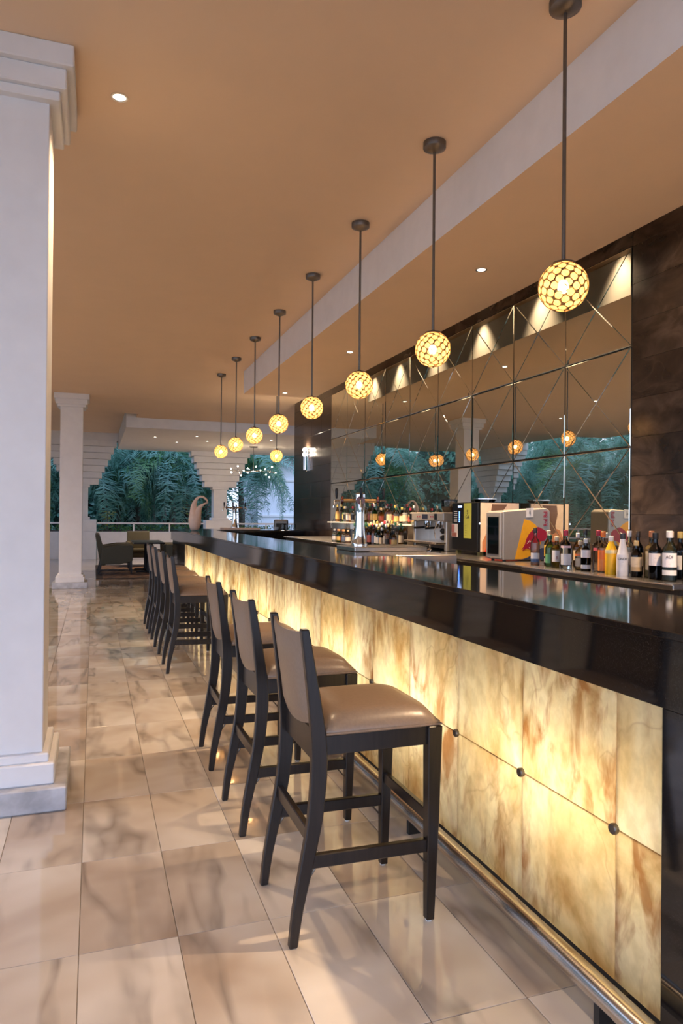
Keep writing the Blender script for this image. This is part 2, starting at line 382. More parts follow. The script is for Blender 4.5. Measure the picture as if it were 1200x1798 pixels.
# parapets, rails and hedges
def parapet(label, x0, y0, x1, y1, rl, hl):
    d = Vector((x1-x0, y1-y0, 0)); L_ = d.length; a = math.atan2(d.y, d.x)
    t = tag(MB().box(0, L_, -.1, .1, 0, .86).build('parapet_wall', M['paint'], bevel=.006), label, 'parapet')
    t.location = (x0, y0, 0); t.rotation_euler = (0, 0, a)
    r = thing('balustrade_rail', rl, 'rail', (x0, y0, .86), a)
    MB().box(0, L_, -.035, .035, .245, .295).build('top_bar', M['paint'], r, bevel=.006)
    n = max(2, int(L_/.9))
    pm_ = MB().box(-.02, .02, -.02, .02, 0, .25).mesh('rail_post', M['paint'])
    for i in range(1, n): link('rail_post', pm_, r, (L_*i/n, 0, 0))
    b = MB(); q = random.Random(len(label)+int(L_*10))
    for i in range(int(L_*420)):
        c = Vector((q.uniform(0.05, L_-.05), q.uniform(.22, .75), q.uniform(.5, 1.06))); s_ = q.uniform(.03, .055)
        u = Vector((q.uniform(-1, 1), q.uniform(-1, 1), q.uniform(-.3, 1))).normalized(); v = u.cross(Vector((q.uniform(-1, 1), q.uniform(-1, 1), q.uniform(-1, 1)))).normalized()
        b.add([c-u*s_, c-v*s_*.5, c+u*s_, c+v*s_*.5], [(0, 1, 2, 3)])
    h = thing('hedge', hl, 'hedge', (x0, y0, 0), a)
    tag(b.build('foliage', M['hedge'], h), kind='stuff'); MB().box(.05, L_-.05, .35, .62, 0, .9).build('branches', M['trunk'], h)
parapet('low white parapet wall behind the lounge chairs', .1, 23.6, 3.46, 23.6, 'white balustrade rail behind the lounge chairs', 'clipped green hedge behind the rail by the lounge')
parapet('low white parapet wall right of the middle pillar', 4.44, 23.6, 7.8, 23.6, 'white balustrade rail right of the middle pillar', 'clipped green hedge right of the middle pillar')
parapet('low white parapet wall at the far left behind the columns', -5.6, 23.6, -.88, 23.6, 'white balustrade rail at the far left behind the columns', 'clipped green hedge at the far left behind the columns')
for i, y in enumerate((13.9,)):
    w_ = 'the bay'
    parapet('low white parapet wall of the side arcade, '+w_+' seen in the mirror', -6., y+.48, -6., y+7.8, 'white side arcade rail, '+w_+' seen in the mirror', 'side arcade hedge, '+w_+' seen in the mirror')
for n_ in ('parapet_wall', 'balustrade_rail', 'hedge'):
    for o in [o for o in bpy.data.objects if o.name.startswith(n_) and 'label' in o]: o['group'] = {'p': 'low parapet walls', 'b': 'balustrade rails', 'h': 'clipped hedges'}[n_[0]]

# ------------------------------------------------------------------ bar
BX, YN, YF = 1.464, .95, 12.15
bar = thing('onyx_bar', 'long bar front of backlit honey onyx panels under black granite', 'bar', (BX, 0, 0))
zb, zm, zt = .085, .533, .936
oy = [1.52]+[1.70+.4805*i for i in range(22)]; oy[-1] = YF if YF-oy[-2] > .2 else oy[-1]; oy = [y for y in oy if y <= YF+.01]
if oy[-1] < YF-.05: oy.append(YF)
pcache = {}
for a, b in zip(oy, oy[1:]):
    for z0, z1 in ((zb, zm), (zm, zt)):
        k = (round(b-a, 3), z0)
        if k not in pcache: pcache[k] = MB().box(0, .02, -(b-a)/2+.0018, (b-a)/2-.0018, z0+.0018, z1-.0018, back=False).mesh('onyx_panel', M['onyx'])
        link('onyx_panel', pcache[k], bar, (0, (a+b)/2, 0))
kb = MB().lathe([(.0155, 0), (.0165, .004), (.0165, .012), (.014, .0155), (0.001, .016)], 16).mesh('fixing_knob', M['bronze'], smooth=True)
for y in oy[1:-1]: link('fixing_knob', kb, bar, (0, y, zm), (0, -pi/2, 0))
MB().box(-.006, .02, YN, 14.38, zt, 1.127).build('granite_fascia', M['granite'], bar, bevel=.0015)
MB().box(-.004, .02, YN, 1.5185, .02, zt).build('granite_end_panel', M['granite'], bar, bevel=.0015)
MB().box(.0, .02, YF+.002, 13.3, .02, zt).build('granite_far_panel', M['granite'], bar, bevel=.0015)
MB().box(.035, .06, 1.52, YF, 0, zb).build('toe_kick', M['dark'], bar)
MB().box(.40, .42, 1.52, YF, 0, zt+.1).build('inner_back', M['white'], bar)
MB().box(.02, .40, 1.50, 1.52, 0, zt+.1).build('inner_end', M['white'], bar); MB().box(.02, .40, YF, YF+.02, 0, zt+.1).build('inner_end', M['white'], bar)
MB().box(.42, .66, YN, 13.3, 0, 1.1).build('service_side', M['dark'], bar)
MB().box(.0, .42, YN, YN+.02, 0, 1.127).build('bar_end', M['granite'], bar)
for i in range(10):
    ld = bpy.data.lights.new('onyx_backlight', 'AREA'); ld.shape = 'RECTANGLE'; ld.size = .10; ld.size_y = .78; ld.energy = 2.05; ld.color = (1, .85, .58)
    lo = link('onyx_backlight', ld, bar, (.26, 2.05+1.06*i, .56)); lo.rotation_euler = (0, pi/2, 0)
ct = tag(MB().prism([(BX-.022, YN-.02), (2.15, YN-.02), (2.15, 13.2), (XW-.02, 13.2), (XW-.02, 13.95), (2.3, 14.42), (BX-.022, 14.42)], 1.1275, 1.15).build('bar_counter', M['granite'], bevel=.003),
    'polished black granite bar counter running the length of the bar', 'counter')
rb = thing('return_counter_base', 'black base of the bar return beneath the far counter', 'counter base', (0, 0, 0))
MB().box(2.16, XW-.03, 13.25, 13.9, 0, 1.1265).build('base_panel', M['granite'], rb)
MB().box(BX+.02, 2.15, 13.35, 14.3, 0, 1.1265).build('end_panel', M['granite'], rb)
fr = thing('foot_rail', 'brushed steel foot rail along the bottom of the bar', 'foot rail', (1.375, 0, .105))
MB().tube([(0, 1.0, 0), (0, 12.1, 0)], .036, 24).build('rail_tube', M['steel'], fr, smooth=True)
bk = MB().box(-.008, .10, -.012, .012, -.105, -.03).mesh('bracket', M['dark'])
for i in range(9): link('bracket', bk, fr, (0, 1.66+1.28*i, 0))

# ------------------------------------------------------------------ back bar
BZ = 1.085
bb = thing('back_bar_counter', 'back bar counter with brushed steel top below the mirror', 'counter', (0, 0, 0))
MB().box(3.01, XW-.012, 3.06, 4.52, BZ-.035, BZ).build('bottle_ledge', M['steel'], bb, bevel=.008, seg=2)
MB().box(3.03, XW-.012, 4.54, 11.6, BZ-.03, BZ).build('steel_top', M['steel'], bb, bevel=.008, seg=2)
MB().box(3.08, XW-.012, 3.08, 11.6, 0, BZ-.035).build('cabinet_body', M['dark'], bb)
sh = thing('bottle_shelf', 'raised step shelf of bottles against the mirror', 'shelf', (0, 0, 0))
MB().box(3.62, 3.86, 7.75, 11.0, 1.33, 1.345).build('shelf_board', M['white'], sh)
for y in (7.9, 9.3, 10.8): MB().box(3.64, 3.84, y, y+.015, BZ, 1.33).build('shelf_support', M['steel'], sh)

# ------------------------------------------------------------------ bar stools
def make_stool():
    t = thing('bar_stool', 's', 'bar stool', (0, 0, 0), 0, 'dark wood bar stools along the bar')
    hw = .213
    prof = [(-.270, 0, .030), (-.255, .12, .036), (-.225, .27, .046), (-.197, .42, .052), (-.184, .58, .056), (-.186, .68, .054), (-.200, .80, .046), (-.222, .95, .036), (-.240, 1.065, .028)]
    def spl(z):
        for (x0, z0, w0), (x1, z1, w1) in zip(prof, prof[1:]):
            if z0 <= z <= z1+1e-6:
                k = (z-z0)/(z1-z0); return x0+(x1-x0)*k, w0+(w1-w0)*k
    dense = []
    for i in range(len(prof)-1):
        p0, p1, p2, p3 = prof[max(i-1, 0)], prof[i], prof[i+1], prof[min(i+2, len(prof)-1)]
        for q in range(3):
            k = q/3; dense.append(tuple(.5*(2*p1[j]+(p2[j]-p0[j])*k+(2*p0[j]-5*p1[j]+4*p2[j]-p3[j])*k*k+(3*p1[j]-p0[j]-3*p2[j]+p3[j])*k**3) for j in range(3)))
    dense.append(prof[-1])
    for s in (-1, 1):
        b = MB(); n = len(dense); th = .030; y0, y1 = s*hw-th/2, s*hw+th/2
        vs = []
        for x, z, w in dense: vs += [(x-w/2, y0, z), (x+w/2, y0, z), (x+w/2, y1, z), (x-w/2, y1, z)]
        fs = [(i*4+j, i*4+(j+1) % 4, i*4+4+(j+1) % 4, i*4+4+j) for i in range(n-1) for j in range(4)]+[(0, 3, 2, 1), (n*4-4, n*4-3, n*4-2, n*4-1)]
        lg = b.add(vs, fs).build('rear_leg', M['wood'], t, bevel=.004)
        MB().lathe([(.012, 0), (.012, .006)], 8, (-.268, s*hw, 0)).build('glide', M['white'], lg)
        f = MB().tube([(.236, s*hw, .006), (.242, s*hw, .35), (.246, s*hw, .70)], 0, rect=[(.034, .030), (.044, .044), (.050, .056)], up=Vector((1, 0, 0))).build('front_leg', M['wood'], t, bevel=.003)
        MB().lathe([(.012, 0), (.012, .006)], 8, (.236, s*hw, 0)).build('glide', M['white'], f)
        MB().box(-.165, .225, s*hw-.012, s*hw+.012, .634, .70).build('side_apron', M['wood'], t, bevel=.002)
        MB().tube([(-.215, s*hw, .278), (.235, s*hw, .272)], 0, rect=(.024, .046)).build('side_stretcher', M['wood'], t, bevel=.003)
        MB().tube([(-.245, s*hw, .18), (-.190, s*(hw), .256)], .0035, 6).build('brace_rod', M['bronze'], t)
        MB().tube([(.236, s*hw, .19), (.185, s*hw, .25)], .0035, 6).build('brace_rod', M['bronze'], t)
    MB().box(.225, .25, -hw, hw, .634, .70).build('front_apron', M['wood'], t, bevel=.002)
    MB().box(-.190, -.170, -hw, hw, .595, .705).build('back_rail', M['wood'], t, bevel=.003)
    MB().box(-.222, -.198, -hw, hw, .335, .385).build('back_stretcher', M['wood'], t, bevel=.003)
    MB().box(.228, .250, -hw, hw, .345, .39).build('front_stretcher', M['wood'], t, bevel=.003)
    # padded seat with domed top
    NX, NY = 12, 12; x0, x1, yw = -.165, .272, .232; vs = []; fs = []
    for i in range(NX+1):
        for j in range(NY+1):
            a, c = 2*i/NX-1, 2*j/NY-1; e = (1-abs(a)**4)*(1-abs(c)**4); m_ = max(abs(a), abs(c))
            rr_ = 1-.02*(abs(a)*abs(c))**6
            vs.append(((x0+x1)/2+a*(x1-x0)/2*rr_, c*yw*rr_, .722+.052*e**.45 if m_ < .999 else .716))
    for i in range(NX):
        for j in range(NY): p = i*(NY+1)+j; fs.append((p, p+NY+1, p+NY+2, p+1))
    rim = [i*(NY+1) for i in range(NX+1)]+[NX*(NY+1)+j for j in range(1, NY+1)]+[i*(NY+1)+NY for i in range(NX-1, -1, -1)]+[j for j in range(NY-1, 0, -1)]
    o = len(vs)
    for p in rim: vs.append((vs[p][0], vs[p][1], .701))
    n = len(rim)
    for k in range(n): fs.append((rim[k], rim[(k+1) % n], o+(k+1) % n, o+k))
    fs.append(tuple(o+k for k in range(n)))
    se = MB().add(vs, fs).build('seat_pad', M['leather'], t, smooth='all')
    b = MB(); b.tube([(x0+.002, -yw, .706), (x1, -yw, .706), (x1, yw, .706), (x0+.002, yw, .706)], .0035, 6).build('piping', M['leather'], se)
    # curved upholstered back panel
    NU, NV = 10, 12; vs = []; fs = []; ins = hw-.016
    for side in (0, 1):
        for i in range(NU+1):
            c = 2*i/NU-1
            for j in range(NV+1):
                zb_ = .725+.03*c*c-.015; zt_ = 1.040+.014*c*c; z = zb_+(zt_-zb_)*j/NV
                px, pw = spl(min(z, 1.06)); edge = 1-max(abs(c)**6, abs(2*j/NV-1)**8)
                bow = -.020*(1-c*c); tk = .006+.008*edge
                vs.append((px+bow+(tk if side else -tk), c*ins, z))
    st = (NU+1)*(NV+1)
    for i in range(NU):
        for j in range(NV):
            p = i*(NV+1)+j; fs.append((p, p+1, p+NV+2, p+NV+1)); fs.append((st+p, st+p+NV+1, st+p+NV+2, st+p+1))
    bd = [i*(NV+1) for i in range(NU+1)]+[NU*(NV+1)+j for j in range(1, NV+1)]+[i*(NV+1)+NV for i in range(NU-1, -1, -1)]+[j for j in range(NV-1, 0, -1)]
    for k in range(len(bd)): a, c = bd[k], bd[(k+1) % len(bd)]; fs.append((a, c, st+c, st+a))
    MB().add(vs, fs).build('backrest', M['leather'], t, smooth=True)
    return t
sl = ['taupe leather bar stool with dark wood legs, nearest the viewer', 'taupe leather bar stool second from the viewer', 'taupe leather bar stool third from the viewer',
      'taupe leather bar stool nearest in the far row of four', 'taupe leather bar stool second in the far row of four', 'taupe leather bar stool third in the far row of four', 'taupe leather bar stool farthest away, by the bar end']
st0 = make_stool()
for i, (y, rz) in enumerate(((2.505, 0), (3.372, .01), (4.232, -.01), (6.775, 0), (7.72, .015), (8.60, -.01), (9.40, .01))):
    o = st0 if i == 0 else dup(st0, (0, 0, 0))
    o.location = (.915, y, 0); o.rotation_euler = (0, 0, rz); o['label'] = sl[i]

# ------------------------------------------------------------------ pendants
PR = .106; ND = 112
fib = []
for i in range(ND):
    z = 1-2*(i+.5)/ND
    if z > .955: continue
    r = math.sqrt(1-z*z); a = i*pi*(3-math.sqrt(5)); fib.append(Vector((r*cos(a), r*sin(a), z)))
def disc_M(d): return Matrix.Translation(d*PR) @ d.to_track_quat('Z', 'Y').to_matrix().to_4x4()
ob = MB().add([(.0180*cos(2*pi*i/14), .0180*sin(2*pi*i/14), -.0008) for i in range(14)]+[(.009*cos(2*pi*i/14), .009*sin(2*pi*i/14), .0008) for i in range(14)], [(i, (i+1) % 14, 14+(i+1) % 14, 14+i) for i in range(14)]+[tuple(range(14, 28))])
disc_me = ob.mesh('shell_disc', M['capiz'], smooth='all')
alld = MB(); cage = MB()
for d in fib:
    m_ = disc_M(d); alld.add([m_ @ Vector(v) for v in ob.v], ob.f)
    ring = []; fs = []
    for i in range(14):
        a = 2*pi*i/14
        for j in range(4):
            b_ = pi/2*j; ring.append(m_ @ Vector(((.0185+.0014*cos(b_))*cos(a), (.0185+.0014*cos(b_))*sin(a), .0014*sin(b_))))
    for i in range(14):
        for j in range(4): fs.append((i*4+j, ((i+1) % 14)*4+j, ((i+1) % 14)*4+(j+1) % 4, i*4+(j+1) % 4))
    cage.add(ring, fs)
cage_me = cage.mesh('ring_cage', M['wire'], smooth='all'); alld_me = alld.mesh('shell_discs', M['capiz'], smooth='all')
bulb_me = MB().ball((0, 0, 0), .024, 12, 8, (1, 1, 1.25)).mesh('bulb', M['bulb'], smooth='all')
sock_me = MB().lathe([(.012, .028), (.012, .085)], 12).mesh('socket', M['bronze'], smooth=True)
cap_me = MB().lathe([(.052, PR*.92), (.05, PR*.98), (.02, PR*1.03), (.012, PR*1.12)], 20).mesh('shade_cap', M['bronze'], smooth=True)
plabels = ['nearest', 'second', 'third', 'fourth', 'fifth', 'sixth', 'seventh', 'farthest']
def pendant(x, y, z, zc, label, single):
    t = thing('pendant_light', label, 'pendant lamp', (x, y, z), 0, 'globe pendant lamps over the bar')
    L_ = zc-z
    MB().tube([(0, 0, PR), (0, 0, L_-.02)], .0085, 10).build('rod', M['bronze'], t, smooth=True)
    MB().lathe([(.018, L_-.06), (.068, L_-.038), (.070, L_-.034), (.070, L_-.001)], 28).build('canopy', M['bronze'], t, smooth=True)
    link('shade_cap', cap_me, t); link('ring_cage', cage_me, t); link('socket', sock_me, t); link('bulb', bulb_me, t)
    if single:
        for d in fib:
            o = link('shell_disc', disc_me, t); o.matrix_local = disc_M(d)
    else: tag(link('shell_discs', alld_me, t), kind='stuff')
for i in range(8):
    pendant(1.951, 2.621+1.273*i, 2.470, ZC, 'globe pendant of amber shell discs, %s' % ['nearest the viewer', 'second from the viewer', 'third from the viewer', 'fourth from the viewer', 'fifth from the viewer', 'sixth from the viewer', 'seventh from the viewer', 'farthest in the long row over the bar'][i], i < 3)
pendant(2.93, 11.72, 2.45, ZC, 'globe pendant of amber shell discs hung over the bar return, right of the long row', False)

# ------------------------------------------------------------------ recessed downlights
def downlight(x, y, z, label, power=30, cone=100, lit=True, r=.045, group='recessed ceiling downlights'):
    t = thing('recessed_downlight', label, 'downlight', (x, y, z), 0, group)
    b = MB(); n = 20; vs = []; fs = []
    for k, (rr_, zz) in enumerate(((r*.72, -.001), (r*.78, -.006), (r, -.006), (r*1.02, 0))):
        vs += [(rr_*cos(2*pi*i/n), rr_*sin(2*pi*i/n), zz) for i in range(n)]
    for k in range(3): fs += [(k*n+i, k*n+(i+1) % n, k*n+n+(i+1) % n, k*n+n+i) for i in range(n)]
    b.add(vs, fs).build('trim_ring', M['chrome'], t, smooth=True)
    MB().lathe([(r*.72, -.0035), (r*.72, -.0015)], 20).build('lens', M['spot'], t)
    if lit:
        ld = bpy.data.lights.new('downlight_lamp', 'SPOT'); ld.energy = power; ld.color = (1, .70, .42); ld.spot_size = radians(cone); ld.spot_blend = .9; ld.shadow_soft_size = .03; ld.specular_factor = 0
        link('downlight_lamp', ld, t, (0, 0, -.02))
downlight(.111, 4.066, ZC, 'recessed downlight in the ceiling beside the large near column', 90, 100)
for i, y in enumerate((1.83, 4.84, 7.84, 10.85)):
    downlight(2.84, y, ZS, 'recessed downlight in the soffit over the bar, %s' % ['out of frame above the viewer', 'nearest of those in view', 'between the third and fourth pendants', 'farthest of the soffit lights'][i], 500, 92)
for i, y in enumerate((3.85, 5.03, 6.21, 7.4, 8.6, 9.8, 10.9)):
    downlight(3.56, y, 3.96, 'recessed wall washer in the light trough above the mirror, %s from the near end' % OD[i], 45, 75, group='wall washers in the mirror trough')
for i, (x, y) in enumerate(((-2.5, 4.), (-2.5, 9.), (-2.5, 14), (.11, -.6), (-2.5, -.6), (-1.6, 6.6), (-1.6, 11.5))):  # lamps added out of view to warm and brighten the room
    downlight(x, y, ZC, 'downlight added out of view in the main ceiling for fill light, %s' % OD[i], 120, 110)
for i, q in enumerate(((1.53, 19.45), (2.55, 18.85), (2.22, 20.6), (3.0, 20.0), (4.6, 19.), (5.2, 20.8))):
    downlight(q[0], q[1], 3.5, 'small recessed downlight in the lower ceiling by the garden arches, %s from the left' % OD[i], 90, 110)

# ------------------------------------------------------------------ sconce and chandelier
sc = thing('wall_sconce', 'chrome twin wall sconce glowing on the brown marble', 'sconce', (XW, 13.1, 2.62))
MB().box(-.02, 0, -.06, .06, -.32, .1).build('back_plate', M['chrome'], sc, bevel=.004)
for s in (-1, 1):
    MB().tube([(-.06, s*.045, -.30), (-.06, s*.045, .06)], .016, 10).build('lamp_tube', M['chrome'], sc, smooth=True)
    MB().lathe([(.02, 0), (.028, .03), (.02, .06)], 12, (-.06, s*.045, .06)).build('lamp_glass', M['sconce'], sc)
    MB().lathe([(.02, 0), (.028, .03), (.02, .06)], 12, (-.06, s*.045, -.03)).build('lamp_glass', M['sconce'], sc)
ch = thing('chandelier', 'branched chandelier with small bare bulbs hanging before the garden arch', 'chandelier', (4.54, 21., 2.75))
MB().lathe([(.10, .715), (.13, .73), (.13, .75)], 16).build('canopy', M['bronze'], ch, smooth=True)
MB().tube([(0, 0, 0), (0, 0, .72)], .006, 6).build('stem', M['bronze'], ch)
MB().tube([(-.62, 0, 0), (.66, 0, 0)], .008, 6).build('cross_bar', M['chrome'], ch)
hub = MB().ball((0, 0, 0), .03, 10, 6).mesh('hub', M['chrome'], smooth='all'); bl = MB().ball((0, 0, 0), .02, 8, 6).mesh('bulb', M['halogen'], smooth='all')
q = random.Random(5)
for cx in (-.48, 0, .52):
    link('hub', hub, ch, (cx, 0, 0))
    for k in range(5 if cx else 4):
        a = 2*pi*k/5+q.uniform(-.3, .3); e = Vector((cx+.20*cos(a), q.uniform(-.14, .14), .15*sin(a)))
        MB().tube([(cx, 0, 0), e], .005, 6).build('arm', M['chrome'], ch); link('bulb', bl, ch, e)

# ------------------------------------------------------------------ sculpture and beer towers
D8 = .00127
def cv(p): return ((p[0]-215)*D8, 0, (625-p[1])*D8)
b = MB()
pa = [(215, 625, 48), (213, 600, 66), (213, 560, 80), (213, 510, 89), (211, 455, 87), (203, 405, 70), (194, 350, 52), (194, 300, 42), (203, 255, 34), (220, 210, 25), (247, 172, 18), (283, 154, 15), (322, 156, 15), (356, 176, 15), (380, 204, 14), (392, 232, 10)]
pb = [(214, 520, 84), (228, 440, 76), (245, 385, 60), (262, 340, 46), (282, 303, 34), (310, 275, 23), (345, 254, 15), (392, 232, 9)]
for P_ in (pa, pb): b.tube([cv(p) for p in P_], [p[2]*D8 for p in P_], 18, up=Vector((0, 1, 0)))
v = b.mesh('sculpture', M['ceramic'], smooth='all')
for w in v.vertices: w.co.y *= .8
o = tag(link('sculpture', v, None, (1.70, 12.7, 1.157), (0, 0, -YAW)), 'peach ceramic looped swan-like sculpture at the far end of the bar', 'sculpture')

def beer_tower(loc, rz, label, arms):
    t = thing('beer_tower', label, 'beer tower', loc, rz, 'chrome beer towers on the bar')
    MB().lathe([(.066, 0), (.068, .012), (.060, .03), (.050, .09), (.041, .18), (.038, .27), (.040, .33), (.045, .365), (.047, .40), (.046, .44), (.03, .452)], 24).build('tower_column', M['chrome'], t, smooth=True)
    mb_ = M['wire']; colb = M['badge']
    for a in arms:
        d = Vector((cos(a), sin(a), 0)); z = .385
        tp = MB().tube([d*.04+Vector((0, 0, z)), d*.14+Vector((0, 0, z))], .016, 10).build('tap_shank', mb_, t, smooth=True)
        e = d*.15+Vector((0, 0, z)); MB().tube([e-d*.008, e+d*.010], .036, 14).build('badge', colb, tp, smooth=True)
        MB().tube([d*.17+Vector((0, 0, z)), d*.215+Vector((0, 0, z)), d*.225+Vector((0, 0, z-.06))], .009, 8).build('spout', M['chrome'], tp, smooth=True)
        MB().lathe([(.007, 0), (.011, .03), (.014, .075), (.009, .09)], 10, tuple(d*.20+Vector((0, 0, z+.015)))).build('tap_handle', M['black'], tp, smooth=True)
    return t
tr = thing('drip_tray', 'brushed steel drip tray under the near beer tower', 'tray', (2.02, 5.42, 1.151))
MB().box(0, .66, 0, .46, 0, .038).build('tray_body', M['steel'], tr, bevel=.006, seg=2)
for k in range(12): MB().box(.30+.028*k, .312+.028*k, .04, .42, .038, .042).build('grate_bar', M['steel'], tr)
ws = tag(MB().box(2.16, 2.68, 4.9, 6.2, 0, 1.149).build('steel_work_station', M['steel'], bevel=.004), 'steel work station behind the bar under the drip tray', 'work station')
beer_tower((2.14, 5.62, 1.1895), 0, 'tall chrome beer tower with dark tap badges on the near drip tray', (-1.9, 2.8, -.33))
beer_tower((2.55, 13.45, 1.190), 0, 'chrome beer tower at the far end of the bar', (-1.9, -.33, 2.8))
tag(MB().box(2.32, 3.02, 13.3, 13.7, 1.1505, 1.1895).build('marble_block', M['ceramic'], bevel=.004), 'pale stone block under the far beer tower', 'block')
bx = thing('napkin_box', 'dark grey box on the far end of the bar return', 'box', (3.50, 13.58, 1.1505), -.2)
MB().box(-.14, .14, -.1, .1, 0, .20).build('box_body', M['bronze'], bx, bevel=.03, seg=3); MB().box(-.1, .1, -.112, -.1, .03, .13).build('box_front', M['dark'], bx, bevel=.004)
gl_m = clear('clear_glass', (.93, .95, .95))
for i in range(4):
    tag(MB().lathe([(.028, 0), (.033, .11)], 12).build('drinking_glass', gl_m, None, smooth=True, loc=(3.46+.075*i, 13.28, 1.1505)), 'small clear drinking glass on the bar return, %s from the left' % OD[i], 'glass', 'drinking glasses on the bar return')
tag(MB().lathe([(.02, 0), (.05, .02), (.065, .055)], 14).build('bowl', M['white'], None, smooth=True, loc=(3.34, 13.32, 1.1505)), 'small white bowl beside the glasses on the bar return', 'bowl')

# ------------------------------------------------------------------ bottles
BZ_ = BZ
CM = {}
def glassm(c):
    if c not in CM: CM[c] = clear('bottle_glass_%d' % len(CM), c)
    return CM[c]
def colm(c, rough=.4):
    k = ('p',)+tuple(c)
    if k not in CM: CM[k] = plain('painted_%d' % len(CM), c, rough, var=.06)
    return CM[k]
def liquidm(c):
    k = ('l',)+tuple(c)
    if k not in CM:
        t = NT('liquid_%d' % len(CM)); tr = t.N('BsdfTransparent'); tr.inputs[0].default_value = tuple(min(1, x**.6) for x in c)+(1,); t.set(tuple(min(1, x**.75) for x in c), .2)
        tl = t.N('BsdfTranslucent'); tl.inputs[0].default_value = tuple(min(1, x**.6) for x in c)+(1,); a = t.N('MixShader'); a.inputs[0].default_value = .5; t.L(t.b.outputs[0], a.inputs[1]); t.L(tl.outputs[0], a.inputs[2])
        m_ = t.N('MixShader'); m_.inputs[0].default_value = .5; t.L(tr.outputs[0], m_.inputs[1]); t.L(a.outputs[0], m_.inputs[2]); t.L(m_.outputs[0], t.o.inputs[0]); CM[k] = t.m
    return CM[k]
def bottle(x, y, z, h, r, glass, cap, lab, label, shape='round', liquid=None, lz=(.12, .5), prt=None, group='liquor bottles on the bottle ledge', band=None, small=False):
    t = thing('bottle', label, 'bottle', (x, y, z), 0, group)
    face = math.atan2(-y, -x); sq = 5. if shape == 'square' else 2.
    mg = colm(glass[1:]) if glass[0] == 'o' else glassm(glass)
    nk = r*.34
    prof = {'round': [(r*.9, 0), (r, .01*h/.3), (r, .58*h), (r*.93, .63*h), (r*.7, .69*h), (nk*1.15, .75*h), (nk, .80*h), (nk, .9*h)],
            'square': [(r*.92, 0), (r*.95, .01), (r*.95, .60*h), (r*.8, .66*h), (nk*1.2, .71*h), (nk, .76*h), (nk, .9*h)],
            'taper': [(r*.95, 0), (r, .012), (r*.98, .42*h), (r*.86, .52*h), (r*.6, .68*h), (nk*1.3, .80*h), (nk*1.2, .9*h)],
            'jug': [(r*.97, 0), (r, .01), (r, .56*h), (r*.96, .60*h), (r*.8, .70*h), (r*.55, .78*h), (nk*1.25, .84*h), (nk*1.25, .9*h)]}[shape]
    n = 12 if small else 20
    MB().lathe(prof, n, sq=sq).build('glass_body', mg, t, smooth=True)
    if liquid:
        MB().lathe([(r*.9*(.92 if sq > 2 else 1), .006), (r*.9*(.92 if sq > 2 else 1), .56*h), (r*.8, .60*h)], n, sq=sq).build('liquid', liquidm(liquid), t, smooth=True)
    MB().lathe([(nk*1.25, .86*h), (nk*1.3, .87*h), (nk*1.3, .99*h), (nk*1.1, h)], n).build('cap', colm(cap), t, smooth=True)
    if lab:
        if not isinstance(lab, list): lab = [lab]
        for li, (lc, a0, a1) in enumerate(lab):
            b = MB(); m_ = 10; vs = []; fs = []
            for i in range(m_+1):
                a = face+(-1.15+2.3*i/m_); k = (abs(cos(a))**sq+abs(sin(a))**sq)**(-1/sq); rr_ = r*(1.0 if sq == 2 else .95)+.0008
                if shape == 'taper': rr_ = r+.0008
                vs += [(rr_*k*cos(a), rr_*k*sin(a), a0*h), (rr_*k*cos(a), rr_*k*sin(a), a1*h)]
            for i in range(m_): fs.append((2*i, 2*i+2, 2*i+3, 2*i+1))
            lo = b.add(vs, fs).build('paper_label', colm(lc), t)
            if prt and li == 0 and not small:
                d = Vector((cos(face), sin(face), 0)); s_ = Vector((-sin(face), cos(face), 0))
                kk = (abs(d.x)**sq+abs(d.y)**sq)**(-1/sq)
                for q_, (txt, zz, size, colr) in enumerate(prt):
                    Mx = Matrix((s_, Vector((0, 0, 1)), d)).transposed().to_4x4(); Mx.translation = d*(r*kk*1.0+.0022)+Vector((0, 0, zz*h))
                    text('print', txt, size, colm(colr), lo, Mx, depth=.0002)
    if band: 
        MB().lathe([(r+.0006, band[1]*h), (r+.0006, band[2]*h)], n, sq=sq, cap=False).build('band', colm(band[0]), t)
    return t
WH = (.78, .74, .72); CR = (.72, .55, .36); BK = (.012, .011, .012); RD = (.42, .02, .05); OR = (.85, .20, .03); YE = (.85, .52, .05); DK = (.05, .03, .02); NV = (.05, .09, .2)
CG = (.90, .93, .90); PK = (.92, .80, .74); AM = (.80, .55, .26); GN = (.16, .42, .18); DB = (.10, .045, .02); OL = (.62, .55, .25); DG = (.06, .05, .05)
B = bottle
B(3.176, 4.584, BZ, .282, .034, PK, BK, [(WH, .17, .33), (NV, .08, .17)], 'clear bottle with black cap and white and blue label, leftmost on the ledge', 'round', (.95, .82, .74), prt=[('––', .25, .016, BK)])
B(3.265, 4.540, BZ, .265, .034, AM, CR, [(YE, .26, .58), (WH, .08, .2)], 'amber bottle with tan cap and yellow label, second from the left', 'round', (.75, .42, .12), prt=[('––', .48, .013, DK), ('––', .40, .013, DK)])
B(3.178, 4.402, BZ, .235, .034, (.55, .75, .50), (.02, .10, .05), (GN, .12, .40), 'green bottle with dark green cap and green label', 'round', (.6, .75, .4))
B(3.157, 4.292, BZ, .226, .036, OL, CR, (WH, .20, .56), 'olive gold square bottle with white label and cream cap', 'square', (.72, .58, .22), prt=[('8', .33, .03, (.35, .1, .05))])
B(3.127, 4.150, BZ, .275, .036, CG, RD, [((.8, .55, .55), .55, .61), (WH, .12, .4)], 'clear square bottle with red cap and pinkish label', 'square', prt=[('––', .57, .012, RD)])
B(3.205, 4.092, BZ, .203, .036, (.9, .8, .6), CR, [(OR, .47, .56), (CR, .12, .4)], 'short amber bottle with orange label band and tan cap', 'round', (.85, .62, .30), prt=[('––', .515, .010, DK)])
